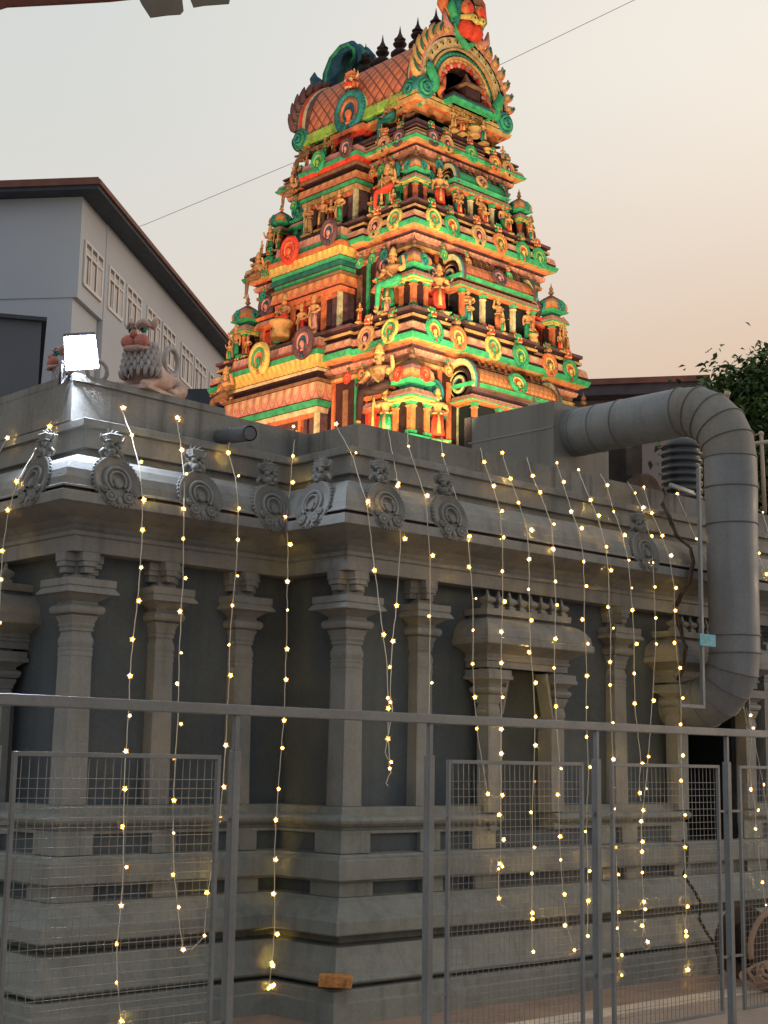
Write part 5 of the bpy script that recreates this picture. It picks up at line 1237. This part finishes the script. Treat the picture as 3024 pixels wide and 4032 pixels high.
def dir_u(px):                                      # distance along the long wall of a picture column
    d = ray(px, 650); a = FI @ CAM; b_ = FI.to_3x3() @ d; return (a + b_ * ((0 - a.y) / b_.y)).x
wins = [(177, 213), (231, 263), (271, 303), (317, 346), (352, 379), (394, 419), (424, 448), (457, 480)]
for i, (xa, xb) in enumerate(wins):
    ua, ub = dir_u(xa), dir_u(xb); wz0, wz1 = hz(607, 42), hz(515, 42)
    yf = -.03 if i == 0 else -.03
    if i == 0: ua, ub = .35, 1.95
    m = MB(); m.box(ua, ub, yf, .1, wz0, wz1); m.xf(FM); w_ = m.build('window', WB, apt)
    m = MB(); wv = (ub - ua)
    for k in range(4): xx = ua + wv * k / 3; m.box(xx - .05, xx + .05, yf - .03, yf + .02, wz0, wz1)
    H = wz1 - wz0; m.box(ua, ub, yf - .035, yf + .02, wz0 - .05, wz0 + .05); m.box(ua, ub, yf - .035, yf + .02, wz0 + H * .70, wz0 + H * .76); m.box(ua - .04, ub + .04, yf - .035, yf + .02, wz1 - .03, wz1 + .05)
    m.xf(FM); m.build('frame', WF, w_)
    m = MB()
    for k in range(3): m.box(ua + wv * (k + .12) / 3, ua + wv * (k + .88) / 3, yf - .012, yf, wz0 + H * .90, wz0 + H * .985)
    m.box(ua + wv * .16, ua + wv * .20, yf - .012, yf, wz0 + .05, wz0 + H * .68); m.box(ua + wv * .60, ua + wv * .64, yf - .012, yf, wz0 + .05, wz0 + H * .68); m.box(ua + .02, ua + wv * .62, yf - .012, yf, wz0 + H * .655, wz0 + H * .685)
    m.xf(FM); m.build('pane', WG, w_)
fm2 = bframe(90, 700, 30, R(-14))
anx = thing('annex_building', 'dark blank annex block at the left edge in front of the apartment block', 'building', fm2.translation)
z1 = hz(704, 30); m = MB(); m.box(0, 14, .0, 22, -.2, z1); m.xf(fm2); m.build('wall', mat('annex_wall', (.15, .16, .18), .85, .1, .5), anx)
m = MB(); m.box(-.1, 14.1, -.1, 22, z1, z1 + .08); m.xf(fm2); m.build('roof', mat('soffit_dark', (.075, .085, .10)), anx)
fm3 = bframe(388, 760, 33, R(7.6))
shd = thing('lean_to_roof', 'low dark roof between the apartment block and the tower', 'roof', fm3.translation)
za, zb = hz(762, 33, 388), hz(868, 33, 450)
m = MB(); m.box(0, 16, -1.0, 3, -.2, hz(800, 33, 400) - .9); m.xf(fm3); m.build('wall', AD, shd)
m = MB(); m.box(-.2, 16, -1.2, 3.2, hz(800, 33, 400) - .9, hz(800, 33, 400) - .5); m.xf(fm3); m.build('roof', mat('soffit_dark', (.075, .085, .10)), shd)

fm4 = bframe(1500, 860, 40, R(12))
rb_ = thing('rear_building', 'low mauve-grey building with a dark red roof edge behind the duct', 'building', fm4.translation)
RBW = mat('rear_wall', (.34, .27, .25), .85, .08, .4)
zt4 = hz(858, 40, 1500)
m = MB(); m.box(0, 12, 0, 5.2, -.2, zt4); m.xf(fm4); m.build('wall', RBW, rb_)
m = MB(); m.box(-.6, 12, -.35, 5.6, zt4, zt4 + .28); m.xf(fm4); r4 = m.build('roof', mat('rear_soffit', (.12, .095, .105), .8), rb_)
m = MB(); m.box(-.68, 12, -.42, 5.7, zt4 + .28, zt4 + .44); m.xf(fm4); m.build('roof_edge', mat('rear_edge', (.25, .10, .075), .7), r4)

# ------------------------------------------------------------------ tree at the right
def tree(name, label, base, H, crown_c, crown_r, nclump, seed, group=None, leaf=.16, cl=(.105, .165, .055)):
    rr = random.Random(seed); t = thing(name, label, 'tree', base, group)
    m = MB(); b0 = Vector(base); cc = Vector(crown_c)
    m.tube([b0, b0.lerp(cc, .35) + Vector((.15, .1, 0)), b0.lerp(cc, .7), cc], [.32, .25, .2, .12], 10)
    tips = []
    for k in range(nclump):
        u = rr.uniform(-1, 1); a = rr.uniform(0, 2 * PI); r_ = rr.uniform(.55, 1.0) ** .6; s_ = math.sqrt(1 - u * u)
        tips.append(cc + Vector((crown_r[0] * s_ * math.cos(a) * r_, crown_r[1] * s_ * math.sin(a) * r_, crown_r[2] * u * r_)))
    for p in tips[::3]:
        m.tube([cc + Vector((0, 0, -crown_r[2] * .5)), cc.lerp(p, .5) + Vector((rr.uniform(-.2, .2), 0, -.2)), p], [.09, .05, .015], 5)
    m.build('trunk', mat('bark', (.10, .075, .055), .9, .25, 4), t)
    q = MB()
    for p in tips:
        cr = rr.uniform(.45, .85); n = rr.randint(90, 150); mi = rr.choice((0, 0, 1, 2))
        for _ in range(n):
            d = Vector((rr.gauss(0, 1), rr.gauss(0, 1), rr.gauss(0, .42))); c = p + d * cr * .55
            ax = Vector((rr.gauss(0, 1), rr.gauss(0, 1), rr.gauss(-.25, .35))).normalized(); sd = ax.cross(Vector((rr.gauss(0, .35), rr.gauss(0, .35), 1))).normalized()
            L = leaf * rr.uniform(.6, 1.2); W_ = L * .30
            k = q.vs([c, c + ax * L * .5 + sd * W_, c + ax * L + Vector((0, 0, -.05)), c + ax * L * .5 - sd * W_]); q.face([k, k + 1, k + 2, k + 3], mi)
    q.build('crown', [mat('leaf_a' + name, cl, .6, .3, 2), mat('leaf_b' + name, tuple(v * .55 for v in cl), .6, .3, 2), mat('leaf_c' + name, tuple(v * 1.5 for v in cl), .6, .3, 2)], t, recalc=False)
    return t
q = at_dist(1712, 965, 27); b0 = Vector((q.x, q.y, -.1))
tree('broadleaf_tree', 'dark green feathery tree rising behind the duct at the right edge', b0, 9, (q.x, q.y, q.z - .1), (1.75, 1.7, 1.75), 330, 3, leaf=.16)
q2 = at_dist(1800, 1110, 31); b2 = Vector((q2.x, q2.y, -.1))
tree('broadleaf_tree', 'blue-green lower tree behind the cream roof pipes', b2, 6, (q2.x, q2.y, q2.z - .2), (1.7, 1.5, 1.4), 110, 5, cl=(.022, .055, .045))

# ------------------------------------------------------------------ overhead wire, foreground roof corner
m = MB(); wp = [at_dist(180, 528, 75), at_dist(313, 485, 74), at_dist(640, 349, 72), at_dist(860, 256, 70), at_dist(1080, 140, 68), at_dist(1370, 0, 66), at_dist(1700, -170, 64)]
m.tube(wp, .014, 5); o = m.build('overhead_wire', mat('wire_grey', (.36, .33, .31), .7)); tag(o, 'thin overhead wire crossing the sky behind the tower', 'wire')
def slab3(name, label, cat, px, D, th, m_, parent=None):
    m = MB(); P_ = [at_dist(x, y, D) for x, y in px]; m.poly([(i, 0) for i in range(len(P_))], lambda a, b_, d: tuple(P_[int(a)] + C_F * d), th)
    o = m.build(name, m_); tag(o, label, cat); return o
o = slab3('roof_eave', 'red-brown roof edge poking into the top left corner', 'roof edge', [(-60, 26), (0, 17), (12, 13), (70, 10), (150, 6), (235, 1), (300, -6), (300, -80), (-60, -80)], 3.2, .012, mat('eave_red', (.17, .055, .035), .8, .25, 12))
FL1 = mat('flap_tan', (.20, .17, .125), .8, .1, 8)
slab3('awning_flap', 'larger tan awning flap hanging into the top of the frame', 'awning flap', [(295, -14), (305, 8), (324, 37), (360, 32), (389, 30), (396, 22), (392, -14)], 3.0, .006, FL1)
slab3('awning_flap', 'smaller tan awning flap just right of the larger one', 'awning flap', [(405, -14), (412, 2), (417, 15), (440, 11), (494, 7), (499, -14)], 3.0, .006, FL1)
